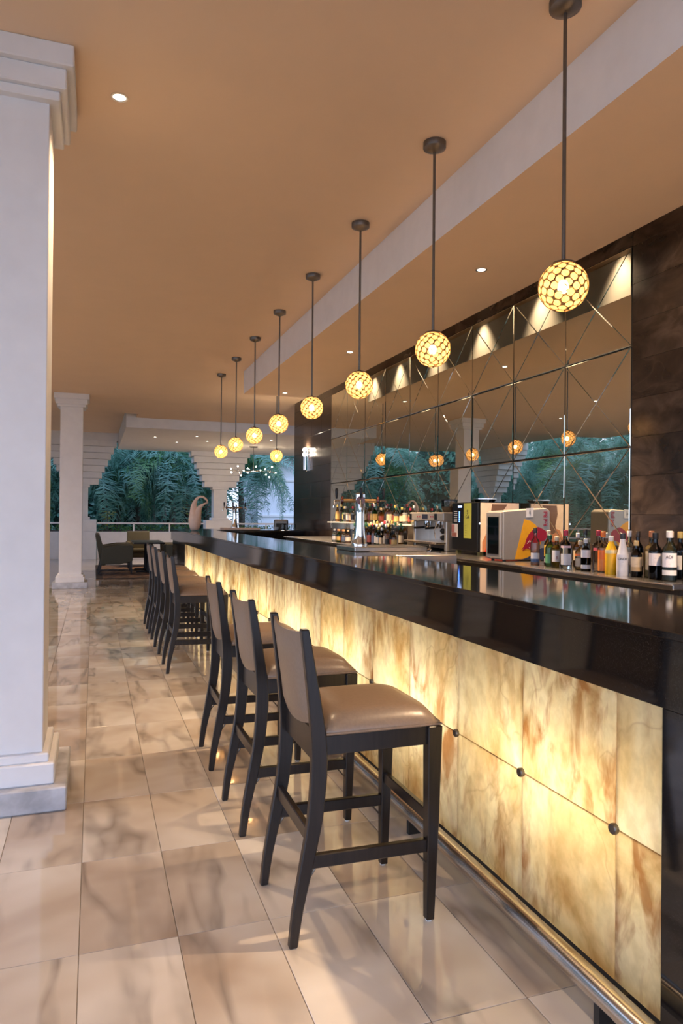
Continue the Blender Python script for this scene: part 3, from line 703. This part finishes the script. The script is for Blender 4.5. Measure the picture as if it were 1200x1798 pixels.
B(3.166, 3.985, BZ, .220, .034, DG, (.6, .6, .6), [(WH, .42, .66), ((.6, .6, .62), .08, .2)], 'dark bottle with silver cap and narrow white label', 'round', DG)
B(3.255, 3.965, BZ, .279, .036, (.93, .88, .86), RD, [((.6, .12, .15), .50, .57)], 'clear bottle with red cap and red lettering', 'square', prt=[('––', .535, .012, WH)])
B(3.213, 3.868, BZ, .273, .036, (.95, .90, .82), OR, [(OR, .32, .55), ((.8, .28, .06), .04, .32)], 'clear bottle with orange cap and big orange label', 'round', (.95, .55, .25))
B(3.148, 3.715, BZ, .248, .037, ('o',)+(.88, .48, .01), WH, None, 'yellow juice bottle with a clear neck, left of the white bottle', 'jug', band=((.80, .66, .35), .55, .64))
B(3.148, 3.609, BZ, .269, .038, ('o',)+(.80, .74, .72), (.06, .05, .05), [((.80, .74, .73), .1, .5)], 'opaque white bottle with dark cap, right of the yellow juice', 'taper', prt=[('ONDY', .40, .020, DK), ('––', .33, .012, DK)])
B(3.183, 3.530, BZ, .224, .034, DB, (.72, .50, .22), [(CR, .28, .55), ((.55, .36, .18), .16, .28)], 'short dark rum bottle with gold cap and cream label', 'round', DB, prt=[('––', .36, .014, DK)])
B(3.245, 3.470, BZ, .286, .036, (.92, .84, .68), (.45, .16, .06), [((.78, .60, .36), .16, .56)], 'clear bottle with wooden cap and tan label of dark figures', 'square', (.9, .78, .5), prt=[('––', .28, .04, DK), ('––', .40, .03, DK)])
B(3.167, 3.355, BZ, .279, .039, DB, BK, [((.80, .70, .68), .30, .56)], 'dark brown bottle with black cap and white label', 'round', DB, prt=[('––', .46, .014, (.3, .2, .2)), ('––', .38, .012, DK)])
B(3.169, 3.248, BZ, .292, .041, (.86, .92, .84), WH, [((.82, .76, .76), .28, .56), (WH, .12, .22)], 'clear bottle with white cap and white label reading ADI', 'round', (.28, .30, .28), prt=[('ADÍ', .48, .024, DK), ('––', .34, .010, RD)])
B(3.245, 3.180, BZ, .273, .036, DG, (.05, .05, .08), None, 'dark bottle at the right end of the ledge', 'round', DG)
bk_sp = [(3.36, 4.47, .27, OL, BK), (3.37, 4.33, .25, AM, WH), (3.34, 4.21, .28, CG, BK), (3.37, 4.03, .26, PK, (.75, .7, .6)), (3.36, 3.79, .28, CG, WH), (3.33, 3.68, .28, DG, DK), (3.36, 3.58, .27, DB, DK),
         (3.37, 3.44, .285, OL, CR), (3.33, 3.33, .285, DB, (.5, .35, .1)), (3.36, 3.20, .27, AM, WH)]
nm = {OL: 'olive', AM: 'amber', CG: 'clear', PK: 'pinkish clear', DG: 'black', DB: 'dark brown', GN: 'green'}
bt = ['behind the leftmost bottles', 'behind the green bottle', 'behind the red capped square bottle', 'behind the silver capped bottle', 'behind the yellow juice', 'just left of and behind the white bottle', 'just right of and behind the white bottle', 'behind the tan label bottle', 'behind the brown bottle with white label', 'behind the bottle reading ADI']
for i, (x, y, h, gc, cc) in enumerate(bk_sp):
    B(x, y, BZ, h, .034, gc, cc, (CR if i % 2 else WH, .2, .5), '%s bottle in the back row %s' % (nm[gc], bt[i]), 'round' if i % 3 else 'square', gc, group='back row bottles on the bottle ledge')
# far cluster on the counter and the step shelf
q = random.Random(11)
cn = {BK: 'black', RD: 'red', CR: 'tan', WH: 'white', (.5, .4, .1): 'gold', (.02, .1, .05): 'green'}
gl_ = [CG, AM, DB, GN, DG, OL, PK, CG, AM]; cl_ = [BK, BK, CR, WH, (.5, .4, .1), (.5, .4, .1), RD, (.02, .1, .05)]; ll_ = [WH, CR, (.62, .42, .14), (.25, .06, .04), (.1, .12, .2), (.65, .6, .5), (.03, .03, .03), (.5, .45, .38)]
for i in range(6):
    y = 9.25-.098*i; B(3.15+.02*(i % 2), y, BZ, .175, .038, [CG, PK, GN, AM, CG, PK][i], [(.6, .6, .6), (.6, .2, .1), (.7, .35, .1), (.65, .3, .1), (.7, .4, .2), CR][i], (ll_[i], .15, .45),
      'small squat bottle with wrapped top, %s of the six at the far end' % ['leftmost', 'second', 'third', 'fourth', 'fifth', 'rightmost'][i], 'round', [CG, PK, OL, AM, CG, PK][i], group='squat bottles at the far end of the back bar')
for row, (x, n, y0, dy) in enumerate(((3.20, 15, 8.60, .093), (3.31, 12, 8.58, .097), (3.42, 12, 8.95, .105), (3.52, 13, 9.35, .125))):
    for i in range(n):
        gc, cc, lc = q.choice(gl_), q.choice(cl_), q.choice(ll_); h = q.uniform(.22, .31)
        if row == 0 and i in (12, 13, 14): h = .2
        B(x+q.uniform(-.012, .012), y0-dy*i+q.uniform(-.004, .004), BZ, h, .033, gc, cc, (lc, .15, .48), '%s bottle with %s cap, %s along the %s row behind the beer tower' % (nm[gc].split()[-1], cn[cc], OD[i], OD[row]), q.choice(['round', 'round', 'square']), gc, group='crowded bottles behind the beer tower', small=True)
for i in range(24):
    gc, cc, lc = q.choice(gl_), q.choice(cl_), q.choice(ll_)
    B(3.74+q.uniform(-.03, .03), 10.85-.127*i, 1.3455, q.uniform(.2, .29), .036, gc, cc, (lc, .15, .48), '%s bottle with %s cap on the step shelf, %s from the left' % (nm[gc], cn[cc], OD[i]), q.choice(['round', 'square', 'taper']), gc, group='bottles on the step shelf', small=True)

# ------------------------------------------------------------------ small drinks fridge
MX = Matrix(((0, 0, -1, 0), (-1, 0, 0, 0), (0, 1, 0, 0), (0, 0, 0, 1)))      # print on a -X face
MY = Matrix(((1, 0, 0, 0), (0, 0, -1, 0), (0, 1, 0, 0), (0, 0, 0, 1)))       # print on a -Y face
fr_ = thing('drinks_fridge', 'silver counter-top drinks fridge with red bull emblem on its side', 'fridge', (3.147, 4.985, BZ))
silver = plain('silver_grey_panel', (.36, .33, .31), .38, .35, var=.03)
def xz(poly, y0, y1, name, mat, par, bevel=0):
    n = len(poly); return MB().add([(x, y0, z) for x, z in poly]+[(x, y1, z) for x, z in poly], [tuple(range(n)), tuple(range(n, 2*n))[::-1]]+[(i, (i+1) % n, n+(i+1) % n, n+i) for i in range(n)]).build(name, mat, par, bevel=bevel)
FW, FH = .46, .41
xz([(.0, .012), (FW-.03, .012), (FW-.005, .05), (FW-.01, FH+.005), (FW-.045, FH+.03), (.0, FH)], 0, .235, 'body', silver, fr_, .006)
for (x, y) in ((.03, .03), (.03, .2), (.4, .03), (.4, .2)): MB().lathe([(.014, 0), (.014, .013)], 10, (x, y, 0)).build('foot', M['black'], fr_)
dr = MB().box(-.022, 0, .006, .229, .02, FH-.008).build('door', silver, fr_, bevel=.008, seg=2)
MB().box(-.0245, -.0215, .036, .199, .06, FH-.05).build('door_glass', clear('fridge_glass', (.35, .40, .46)), dr)
MB().box(-.0225, -.0215, .030, .205, .054, FH-.044).build('door_seal', M['bronze'], dr)
cxz = lambda p: ((p[0]-305)/745*FW, (1080-p[1])/855*FH+.012)
def decal(pts, off, name, col, par): return xz([cxz(p) for p in pts], -off, -off+.0004, name, colm(col, .45), par)
em = decal([(625, 385), (485, 1068), (600, 1068), (690, 1035), (770, 980), (850, 895), (895, 780), (895, 660), (860, 560), (800, 475), (720, 410)], .0012, 'emblem_disc', (.90, .42, .02), fr_)
decal([(485, 1074), (600, 1072), (700, 1038), (780, 975), (900, 880), (1030, 880), (1030, 1078)], .0009, 'navy_field', (.02, .03, .09), fr_)
decal([(850, 515), (800, 530), (750, 575), (695, 645), (658, 725), (642, 800), (622, 850), (600, 885), (578, 902), (600, 898), (622, 880), (612, 905), (602, 928), (640, 905), (668, 885), (700, 900), (740, 915), (772, 912), (790, 870), (830, 800), (890, 765), (950, 750), (985, 690), (985, 610), (950, 570), (900, 540)], .0020, 'bull_emblem', (.34, .004, .03), fr_)
for pts in ([(710, 742), (668, 800), (676, 806), (712, 762), (750, 800), (772, 832), (756, 790)], [(832, 590), (790, 650), (796, 656), (838, 600)], [(700, 865), (712, 860), (716, 884), (706, 880)]): decal(pts, .0026, 'emblem_highlight', (.75, .60, .55), fr_)
stk = decal([(655, 195), (770, 185), (770, 345), (655, 352)], .0012, 'sticker', (.80, .78, .80), fr_)
def onY(x, z, off): m_ = MY.copy(); m_.translation = (x, -off, z); return m_
def onX(y, z, off): m_ = MX.copy(); m_.translation = (-off, y, z); return m_
c_ = cxz((712, 270)); text('print', '8', .030, colm(BK), stk, onY(c_[0], c_[1], .002)); 
c_ = cxz((712, 212)); text('print', '––', .012, colm(DK), stk, onY(c_[0], c_[1], .002))
c_ = cxz((962, 368)); text('brand_lettering', 'Red Bull', .048, colm((.30, .004, .03)), fr_, onY(c_[0], c_[1], .0016) @ Matrix.Rotation(pi/2, 4, 'Z'), sx=.80, bold=.0016)

# ------------------------------------------------------------------ coffee vending machine
VX, VY, VW, VH = 3.385, 5.79, .52, .50
vm = thing('coffee_machine', 'tall black coffee vending machine with yellow-green strip', 'coffee machine', (VX, VY, BZ))
MB().box(.02, .46, 0, VW, .03, VH).build('cabinet', M['black'], vm, bevel=.004)
MB().box(0, .02, .012, VW-.012, .035, VH-.004).build('front_door', M['black'], vm, bevel=.004)
for (x, y) in ((.05, .04), (.05, .46), (.4, .04), (.4, .46)): MB().box(x-.02, x+.02, y-.02, y+.02, 0, .03).build('foot', colm((.35, .28, .08)), vm)
vy = lambda cx: (1000-cx)/395*VW; vz = lambda cyy: (925-cyy)/785*VH
led = emit('blue_indicator', (.10, .25, 1), 3.5); lcd = emit('pale_blue_display', (.45, .6, 1), 2.2)
def fq(x0, x1, y0, y1, name, mat, par=vm, off=.0012): return MB().box(-off, -off+.0008, vy(x1), vy(x0), vz(y1), vz(y0)).build(name, mat, par)
fq(708, 766, 188, 217, 'display', lcd)
for k in range(6):
    fq(645, 695, 272+30*k, 284+30*k, 'selection_label', colm((.7, .66, .62))); fq(720, 735, 278+29*k, 296+29*k, 'button_light', led)
fq(720, 735, 425, 440, 'button_light', led)
sp_ = fq(795, 905, 152, 680, 'product_strip', colm((.50, .50, .08)))
text('print', 'Café', .042, colm(DK), sp_, onX(vy(850), vz(360), .002)); text('print', 'S', .06, colm(BK), sp_, onX(vy(850), vz(290), .002))
for k, tx in enumerate(('–', '––', '––', '––', '–')): text('print', tx, .030, colm(DK), sp_, onX(vy(815), vz(490+36*k), .002), 'LEFT')
cp_ = fq(610, 705, 470, 672, 'cup_picture', colm((.74, .68, .62)))
MB().box(-.0024, -.001, vy(655), vy(612), vz(600), vz(480)).build('print', colm((.42, .16, .13)), cp_); MB().box(-.0024, -.001, vy(690), vy(615), vz(668), vz(605)).build('print', colm((.30, .10, .07)), cp_)
sd = MB().box(.024, .44, -.0012, -.0002, .036, VH-.006).build('side_picture', colm((.66, .50, .40)), vm)
def vs_(pts, name, col, off): xz([(.02+x*.42, .036+z*.455) for x, z in pts], -off, -off+.0005, name, colm(col), sd)
vs_([(.06, 0), (.06, .2), (.2, .45), (.42, .52), (.6, .40), (.8, .3), (.98, .2), (.98, 0)], 'print', (.42, .17, .08), .0020)
vs_([(.30, .98), (.27, .8), (.33, .55), (.30, .42), (.42, .35), (.5, .55), (.55, .8), (.7, .98)], 'print', (.13, .06, .03), .0026)
vs_([(.12, 0), (.16, .10), (.35, .15), (.7, .13), (.97, .10), (.97, 0)], 'print', (.62, .02, .02), .0032)
MB().lathe([(.010, 0), (.010, .004)], 10).build('door_lock', M['chrome'], vm, loc=(.012, -.004, .30)).rotation_euler = (pi/2, 0, 0)
gt = thing('glass_dish', 'clear glass dish with a metal lid on top of the vending machine', 'dish', (VX+.2, VY+.22, BZ+VH+.0005))
MB().lathe([(.09, 0), (.11, .03)], 20).build('dish', gl_m, gt, smooth=True); MB().lathe([(.115, .031), (.115, .038)], 20).build('lid', M['steel'], gt)

# ------------------------------------------------------------------ espresso machine with grinder hopper
EX, EY, EW = 3.46, 6.52, .82
es = thing('espresso_machine', 'silver two-group espresso machine left of the black vending machine', 'espresso machine', (EX, EY, BZ))
cream = plain('satin_silver', (.60, .54, .47), .3, .6, var=.04)
MB().box(-.06, .40, 0, EW, .31, .405).build('head_unit', cream, es, bevel=.012, seg=2)
MB().box(.16, .40, .02, EW-.06, .06, .31).build('back_panel', M['steel'], es)
for y in (0, EW-.07): MB().box(-.02, .40, y, y+.05, 0, .31).build('side_panel', cream, es, bevel=.006)
MB().box(-.14, .40, .01, EW-.01, .075, .095).build('drip_tray', M['steel'], es, bevel=.004); MB().box(-.02, .4, .05, EW-.08, .03, .075).build('base', M['dark'], es)
for y in (.28, .56):
    gh = MB().lathe([(.036, .235), (.042, .25), (.042, .312)], 16, (.04, y, 0)).build('group_head', M['chrome'], es, smooth=True)
    MB().tube([(.0, y, .242), (-.12, y+.01, .235)], .012, 8).build('portafilter_handle', M['black'], gh, smooth=True)
MB().box(-.0625, -.060, .36, .49, .335, .385).build('control_display', colm((.02, .025, .05)), es)
for k in range(4): MB().box(-.0625, -.060, [.22, .27, .54, .60][k], [.24, .29, .56, .62][k], .35, .365).build('button', colm(RD), es)
for y in (.14, .76): MB().box(-.066, -.058, y, y+.05, .325, .39).build('end_trim', M['black'], es, bevel=.002)
MB().tube([(-.04, .16, .31), (-.07, .17, .22), (-.05, .19, .13)], .006, 8).build('steam_wand', M['chrome'], es, smooth=True)
for z in (.14, .21): MB().ball((-.01, .1, z), .03, 10, 6).build('steam_knob', M['black'], es, smooth=True)
gr = thing('grinder_hopper', 'clear coffee bean hopper with black lid behind the espresso machine', 'grinder', (3.70, 6.95, BZ+.4055))
MB().lathe([(.07, 0), (.088, .05), (.088, .13)], 18).build('hopper', clear('hopper_plastic', (.72, .66, .6)), gr, smooth=True)
MB().lathe([(.064, .004), (.082, .05), (.082, .065)], 18).build('coffee_beans', colm((.05, .022, .012)), gr, smooth=True); MB().lathe([(.094, .131), (.094, .143)], 18).build('lid', M['black'], gr)
ts = thing('tamper_mat', 'black tamper mat with knock box in front of the espresso machine', 'tamper mat', (3.08, 6.25, BZ+.0005))
MB().box(0, .16, 0, .34, 0, .012).build('mat', M['black'], ts); MB().box(.02, .14, .2, .33, .0125, .07).build('knock_box', M['black'], ts, bevel=.008); MB().lathe([(.026, .0125), (.026, .03), (.01, .045), (.018, .08)], 12, (.08, .09, 0)).build('tamper', M['chrome'], ts, smooth=True)

# ------------------------------------------------------------------ lounge: rug, tables, armchairs
def rugm():
    t = NT('brown_patterned_rug'); n = t.noise(5, 2, .5, t.pos()); v = t.N('TexVoronoi'); v.inputs['Scale'].default_value = 6; t.L(t.pos(), v.inputs['Vector'])
    c = t.mix(t.ramp(n.outputs[0], [(.4, (.07, .035, .02)), (.6, (.20, .11, .06))]).outputs[0], (.03, .02, .018), t.ramp(v.outputs[0], [(.2, (1, 1, 1)), (.35, (0, 0, 0))]).outputs[0]); t.set(c, .95); t.bump(n.outputs[0], .004); return t.m
rg = thing('rug', 'brown patterned rug under the lounge chairs', 'rug', (0, 0, 0))
MB().box(.06, 2.9, 16.25, 20.6, .0005, .014).build('pile', rugm(), rg); b = MB()
for (a, c, d, e) in ((.06, 2.9, 16.25, 16.4), (.06, 2.9, 20.45, 20.6), (.06, .2, 16.4, 20.45), (2.76, 2.9, 16.4, 20.45)): b.box(a, c, d, e, .0142, .016)
b.build('border', colm((.03, .018, .012), .9), rg)
def armchair(x, y, rz, label):
    t = thing('armchair', label, 'armchair', (x, y, .022), rz, 'olive armchairs around the lounge tables')
    MB().box(-.30, .36, -.25, .25, .24, .38).build('seat_base', M['olive'], t, bevel=.02, seg=2); MB().box(-.28, .38, -.245, .245, .38, .47).build('seat_cushion', M['olive'], t, bevel=.03, seg=2)
    xp = [(-.34, .20), (-.22, .20), (-.27, .60), (-.36, .92), (-.43, .94), (-.46, .90), (-.40, .55)]
    n = len(xp); MB().add([(a, -.30, z) for a, z in xp]+[(a, .30, z) for a, z in xp], [tuple(range(n)), tuple(range(n, 2*n))[::-1]]+[(i, (i+1) % n, n+(i+1) % n, n+i) for i in range(n)]).build('backrest', M['olive'], t, bevel=.015, seg=2)
    for s in (-1, 1):
        ap = [(-.34, .22), (.10, .22), (.38, .30), (.40, .64), (.36, .68), (.05, .675), (-.30, .62)]; y0, y1 = sorted((s*.25, s*.345))
        n = len(ap); MB().add([(a, y0, z) for a, z in ap]+[(a, y1, z) for a, z in ap], [tuple(range(n)), tuple(range(n, 2*n))[::-1]]+[(i, (i+1) % n, n+(i+1) % n, n+i) for i in range(n)]).build('armrest', M['olive'], t, bevel=.012, seg=2)
        MB().tube([(.35, s*.29, .32), (.36, s*.29, 0)], 0, rect=[(.05, .05), (.035, .035)]).build('leg', M['wood'], t); MB().tube([(-.32, s*.27, .25), (-.38, s*.27, 0)], 0, rect=[(.05, .05), (.035, .035)]).build('leg', M['wood'], t)
armchair(.50, 17.75, 0, 'olive armchair at the left of the lounge, nearest the viewer')
armchair(.50, 18.75, 0, 'olive armchair at the left of the lounge, behind the nearest one')
armchair(1.18, 20.05, -pi/2, 'olive armchair facing the viewer at the back of the lounge')
armchair(2.05, 18.75, pi, 'olive armchair at the right of the lounge, turned left')
armchair(2.05, 17.75, pi, 'olive armchair at the right of the lounge half hidden by bar stools')
for y, lb in ((17.85, 'near dark square lounge table on a pedestal between the armchairs'), (18.72, 'far dark square lounge table on a pedestal between the armchairs')):
    t = thing('lounge_table', lb, 'table', (1.27, y, .0165), 0, 'dark pedestal tables in the lounge')
    MB().box(-.36, .36, -.36, .36, .70, .74).build('table_top', M['black'], t, bevel=.006); MB().tube([(0, 0, .04), (0, 0, .70)], .045, 14).build('pedestal', M['black'], t, smooth=True)
    for a in (0, pi/2): MB().box(-.28, .28, -.035, .035, 0, .04).build('foot_bar', M['black'], t, bevel=.006).rotation_euler = (0, 0, a)

# ------------------------------------------------------------------ garden
tag(MB().add([(-40, -30, -.4), (40, -30, -.4), (40, 60, -.4), (-40, 60, -.4)], [(0, 1, 2, 3)]).build('ground', plain('dark_lawn', (.02, .05, .02), .9, var=.4, sc=3)), kind='structure')
def frond_mesh(seed, mat):
    r = random.Random(seed); b = MB(); L_ = r.uniform(2.3, 2.9); N_ = 88; pts = []
    for i in range(15):
        t = i/14; pts.append(Vector((L_*(.92*t-.28*t**3), .12*sin(t*3+seed), L_*(.42*t-.95*t*t*t-.10*t*t))))
    b.tube(pts, [.022*(1-.85*i/14) for i in range(15)], 5)
    for i in range(N_):
        t = .06+.94*i/N_; k = t*14; j = min(int(k), 13); p = pts[j].lerp(pts[j+1], k-j); tg = (pts[j+1]-pts[j]).normalized(); sd_ = tg.cross(Vector((0, 0, 1))).normalized()
        ln = (.80*math.sin(pi*min(1, .18+.80*t))**.7+.10)*r.uniform(.85, 1.1)
        for s in (-1, 1):
            up_ = Vector((0, 0, r.uniform(-.35, .6))); d1 = (sd_*s*r.uniform(.45, .85)+tg*r.uniform(.3, .7)+up_).normalized(); d2 = (d1*r.uniform(.2, .6)+Vector((0, 0, -.9))+tg*.1).normalized()
            w = tg*.0115; m1 = p+d1*ln*.5; e = m1+d2*ln*.55
            b.add([p-w, p+w, m1+w, m1-w, e], [(0, 1, 2, 3), (3, 2, 4)])
    return b.mesh('frond', mat)
FR = [frond_mesh(i, M['palm']) for i in range(4)]+[frond_mesh(9, M['palm2'])]
def palm(x, y, zt, label, group, n=20, sc=1., seed=0):
    r = random.Random(seed); t = thing('palm_tree', label, 'palm', (x, y, -.4), 0, group)
    MB().tube([(0, 0, 0), (.05, 0, zt*.5), (0, .05, zt+.3)], [.16, .12, .09], 10).build('trunk', M['trunk'], t, smooth=True)
    for i in range(n):
        a = i*2.4+r.uniform(-.2, .2); el = .95-1.25*(i/n)+r.uniform(-.1, .1)
        o = link('frond', FR[r.choice((0, 1, 2, 3, 0, 1, 2, 3, 4))], t, (0, 0, zt+.4), (0, -el, a)); s_ = sc*r.uniform(.85, 1.1); o.scale = (s_, s_, s_)
pl = [(-3.2, 26.6, 2.9), (-1.0, 27.6, 3.3), (.35, 26.9, 2.45), (1.55, 28.0, 3.2), (2.75, 27.0, 2.6), (3.35, 27.8, 3.7), (5.35, 27.0, 2.8), (4.2, 28.4, 3.9), (.9, 29.6, 4.2), (2.3, 30.5, 3.0), (-2., 30.5, 4.0), (2.9, 32.3, 3.2)]
pn = ['far left, behind the columns', 'left, between the columns', 'behind the croton plant by the left pillar', 'centre left of the wide arch', 'left of the middle pillar', 'tall one just behind the middle pillar', 'drooping right of the middle pillar', 'tall one right of the middle pillar', 'tall one in the second row of the wide arch', 'second row behind the sculpture', 'second row at the far left', 'second row behind the middle pillar']
for i, (x, y, z) in enumerate(pl): palm(x, y, z, 'feathery green palm in the garden, '+pn[i], 'garden palms behind the arches', 24, 1.15, i)
for i, (x, y, z) in enumerate(((-8.4, 15.2, 2.5), (-9.3, 17.8, 3.4), (-8.5, 20.2, 2.5), (-9.6, 23.2, 3.4), (-9.0, 26.4, 2.7), (-12.2, 21.0, 3.6), (-11.8, 28.5, 3.2))):
    palm(x, y, z, 'feathery green palm of the side garden seen in the mirror, %s from the near end' % OD[i], 'side garden palms', 20, 1.0, 40+i)
def leafblob(seed, n, rad, s0, s1, mat, name='foliage'):
    r = random.Random(seed); b = MB()
    for i in range(n):
        d = Vector((r.gauss(0, 1), r.gauss(0, 1), r.gauss(0, 1))).normalized(); c = Vector((d.x*rad[0], d.y*rad[1], d.z*rad[2]))*r.uniform(.7, 1.)
        s_ = r.uniform(s0, s1); u = (d+Vector((r.uniform(-1, 1), r.uniform(-1, 1), r.uniform(-1, 1)))*.8).normalized(); v = u.cross(Vector((r.uniform(-1, 1), r.uniform(-1, 1), r.uniform(-1, 1)))).normalized()
        b.add([c-u*s_, c-v*s_*.4, c+u*s_, c+v*s_*.4], [(0, 1, 2, 3)])
    return b.mesh(name, mat)
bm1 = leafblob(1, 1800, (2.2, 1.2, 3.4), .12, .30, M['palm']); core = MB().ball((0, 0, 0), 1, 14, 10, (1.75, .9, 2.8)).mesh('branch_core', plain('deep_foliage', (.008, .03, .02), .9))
bp = [(-10+2.9*i, 35.5+(i % 2)*.8) for i in range(6)]+[(-15.5, 13+3.3*i) for i in range(9)]+[(-17+3.0*i, 44+(i % 2)) for i in range(7)]
for i, (x, y) in enumerate(bp):
    side = i >= 6; t = thing('garden_tree', ('dense dark tree of the side garden, %s along' % OD[i-6] if i < 15 else 'dense dark tree deep in the garden, %s along' % OD[i-15]) if side else 'dense dark tree closing the garden behind the palms, %s from the left' % OD[i], 'tree', (x, y, -.4), pi/2 if 6 <= i < 15 else 0, 'dense trees closing the side garden' if side else 'dense trees behind the palms')
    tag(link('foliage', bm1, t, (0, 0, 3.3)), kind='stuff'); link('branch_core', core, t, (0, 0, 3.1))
    MB().tube([(0, 0, 0), (0, 0, 1.2)], .18, 8).build('trunk', M['trunk'], t)
def potplant(x, y, z, mat, h, label, seed):
    t = thing('leafy_plant', label, 'plant', (x, y, z), 0); r = random.Random(seed); b = MB()
    for i in range(70):
        a = r.uniform(0, 2*pi); zz = r.uniform(.25, 1)*h; d = Vector((cos(a), sin(a), r.uniform(.1, .9))).normalized(); s_ = r.uniform(.09, .17); c = Vector((0, 0, zz))+d*r.uniform(.02, .22)*h*1.2; v = d.cross(Vector((0, 0, 1))).normalized()*s_*.28
        b.add([c, c+d*s_*.5+v, c+d*s_+Vector((0, 0, -.03)), c+d*s_*.5-v], [(0, 1, 2, 3)])
    b.build('foliage', mat, t); MB().tube([(0, 0, 0), (0, 0, h)], .012, 6).build('stem', M['trunk'], t)
potplant(.42, 24.05, .7, M['croton'], .75, 'yellow-green croton plant beside the left pillar', 1)
potplant(3.20, 24.4, .2, M['croton'], 1.5, 'yellow-green leafy plant seen left of the sculpture', 2)
potplant(3.72, 24.75, .2, M['redleaf'], 1.5, 'dark red leafy plant between sculpture and middle pillar', 3)
potplant(4.55, 24.3, .2, M['redleaf'], 1.55, 'dark red leafy plant behind the far beer tower', 4)
potplant(5.0, 24.5, .2, M['redleaf'], 1.6, 'dark red leafy plant right of the far beer tower', 5)
M['pale_wall'] = plain('pale_blue_white_wall', (.82, .85, .90), .7, var=.03, sc=3)
bd = thing('garden_building', 'pale building wall beyond the hedge at the right', 'building', (7.2, 32.2, -.4))
MB().box(0, 9, 0, 4, 0, 6).build('wall', M['pale_wall'], bd)
for z in (1.75, 3.4): MB().box(-.03, 9.03, -.06, 0, z, z+.09).build('ledge', M['paint'], bd)
MB().box(2.0, 2.12, -.07, 0, 0, 4.3).build('corner_pilaster', M['white'], bd)
th = thing('thatched_eave', 'shaggy straw thatch hanging above the pale building', 'thatch', (6.9, 31.4, 3.9)); b = MB(); r = random.Random(2)
for i in range(420):
    x = r.uniform(0, 9); ln = r.uniform(.2, .5); y = r.uniform(-.15, .15); d = r.uniform(-.08, .08); b.add([(x-.012, y, .2), (x+.012, y, .2), (x+.006+d, y-.05, .2-ln), (x-.006+d, y-.05, .2-ln)], [(0, 1, 2, 3)])
tag(b.build('straw_fringe', plain('straw', (.20, .17, .13), .9, var=.3), th), kind='stuff'); MB().box(0, 9, -.15, .6, .18, .4).build('roof_edge', M['trunk'], th)
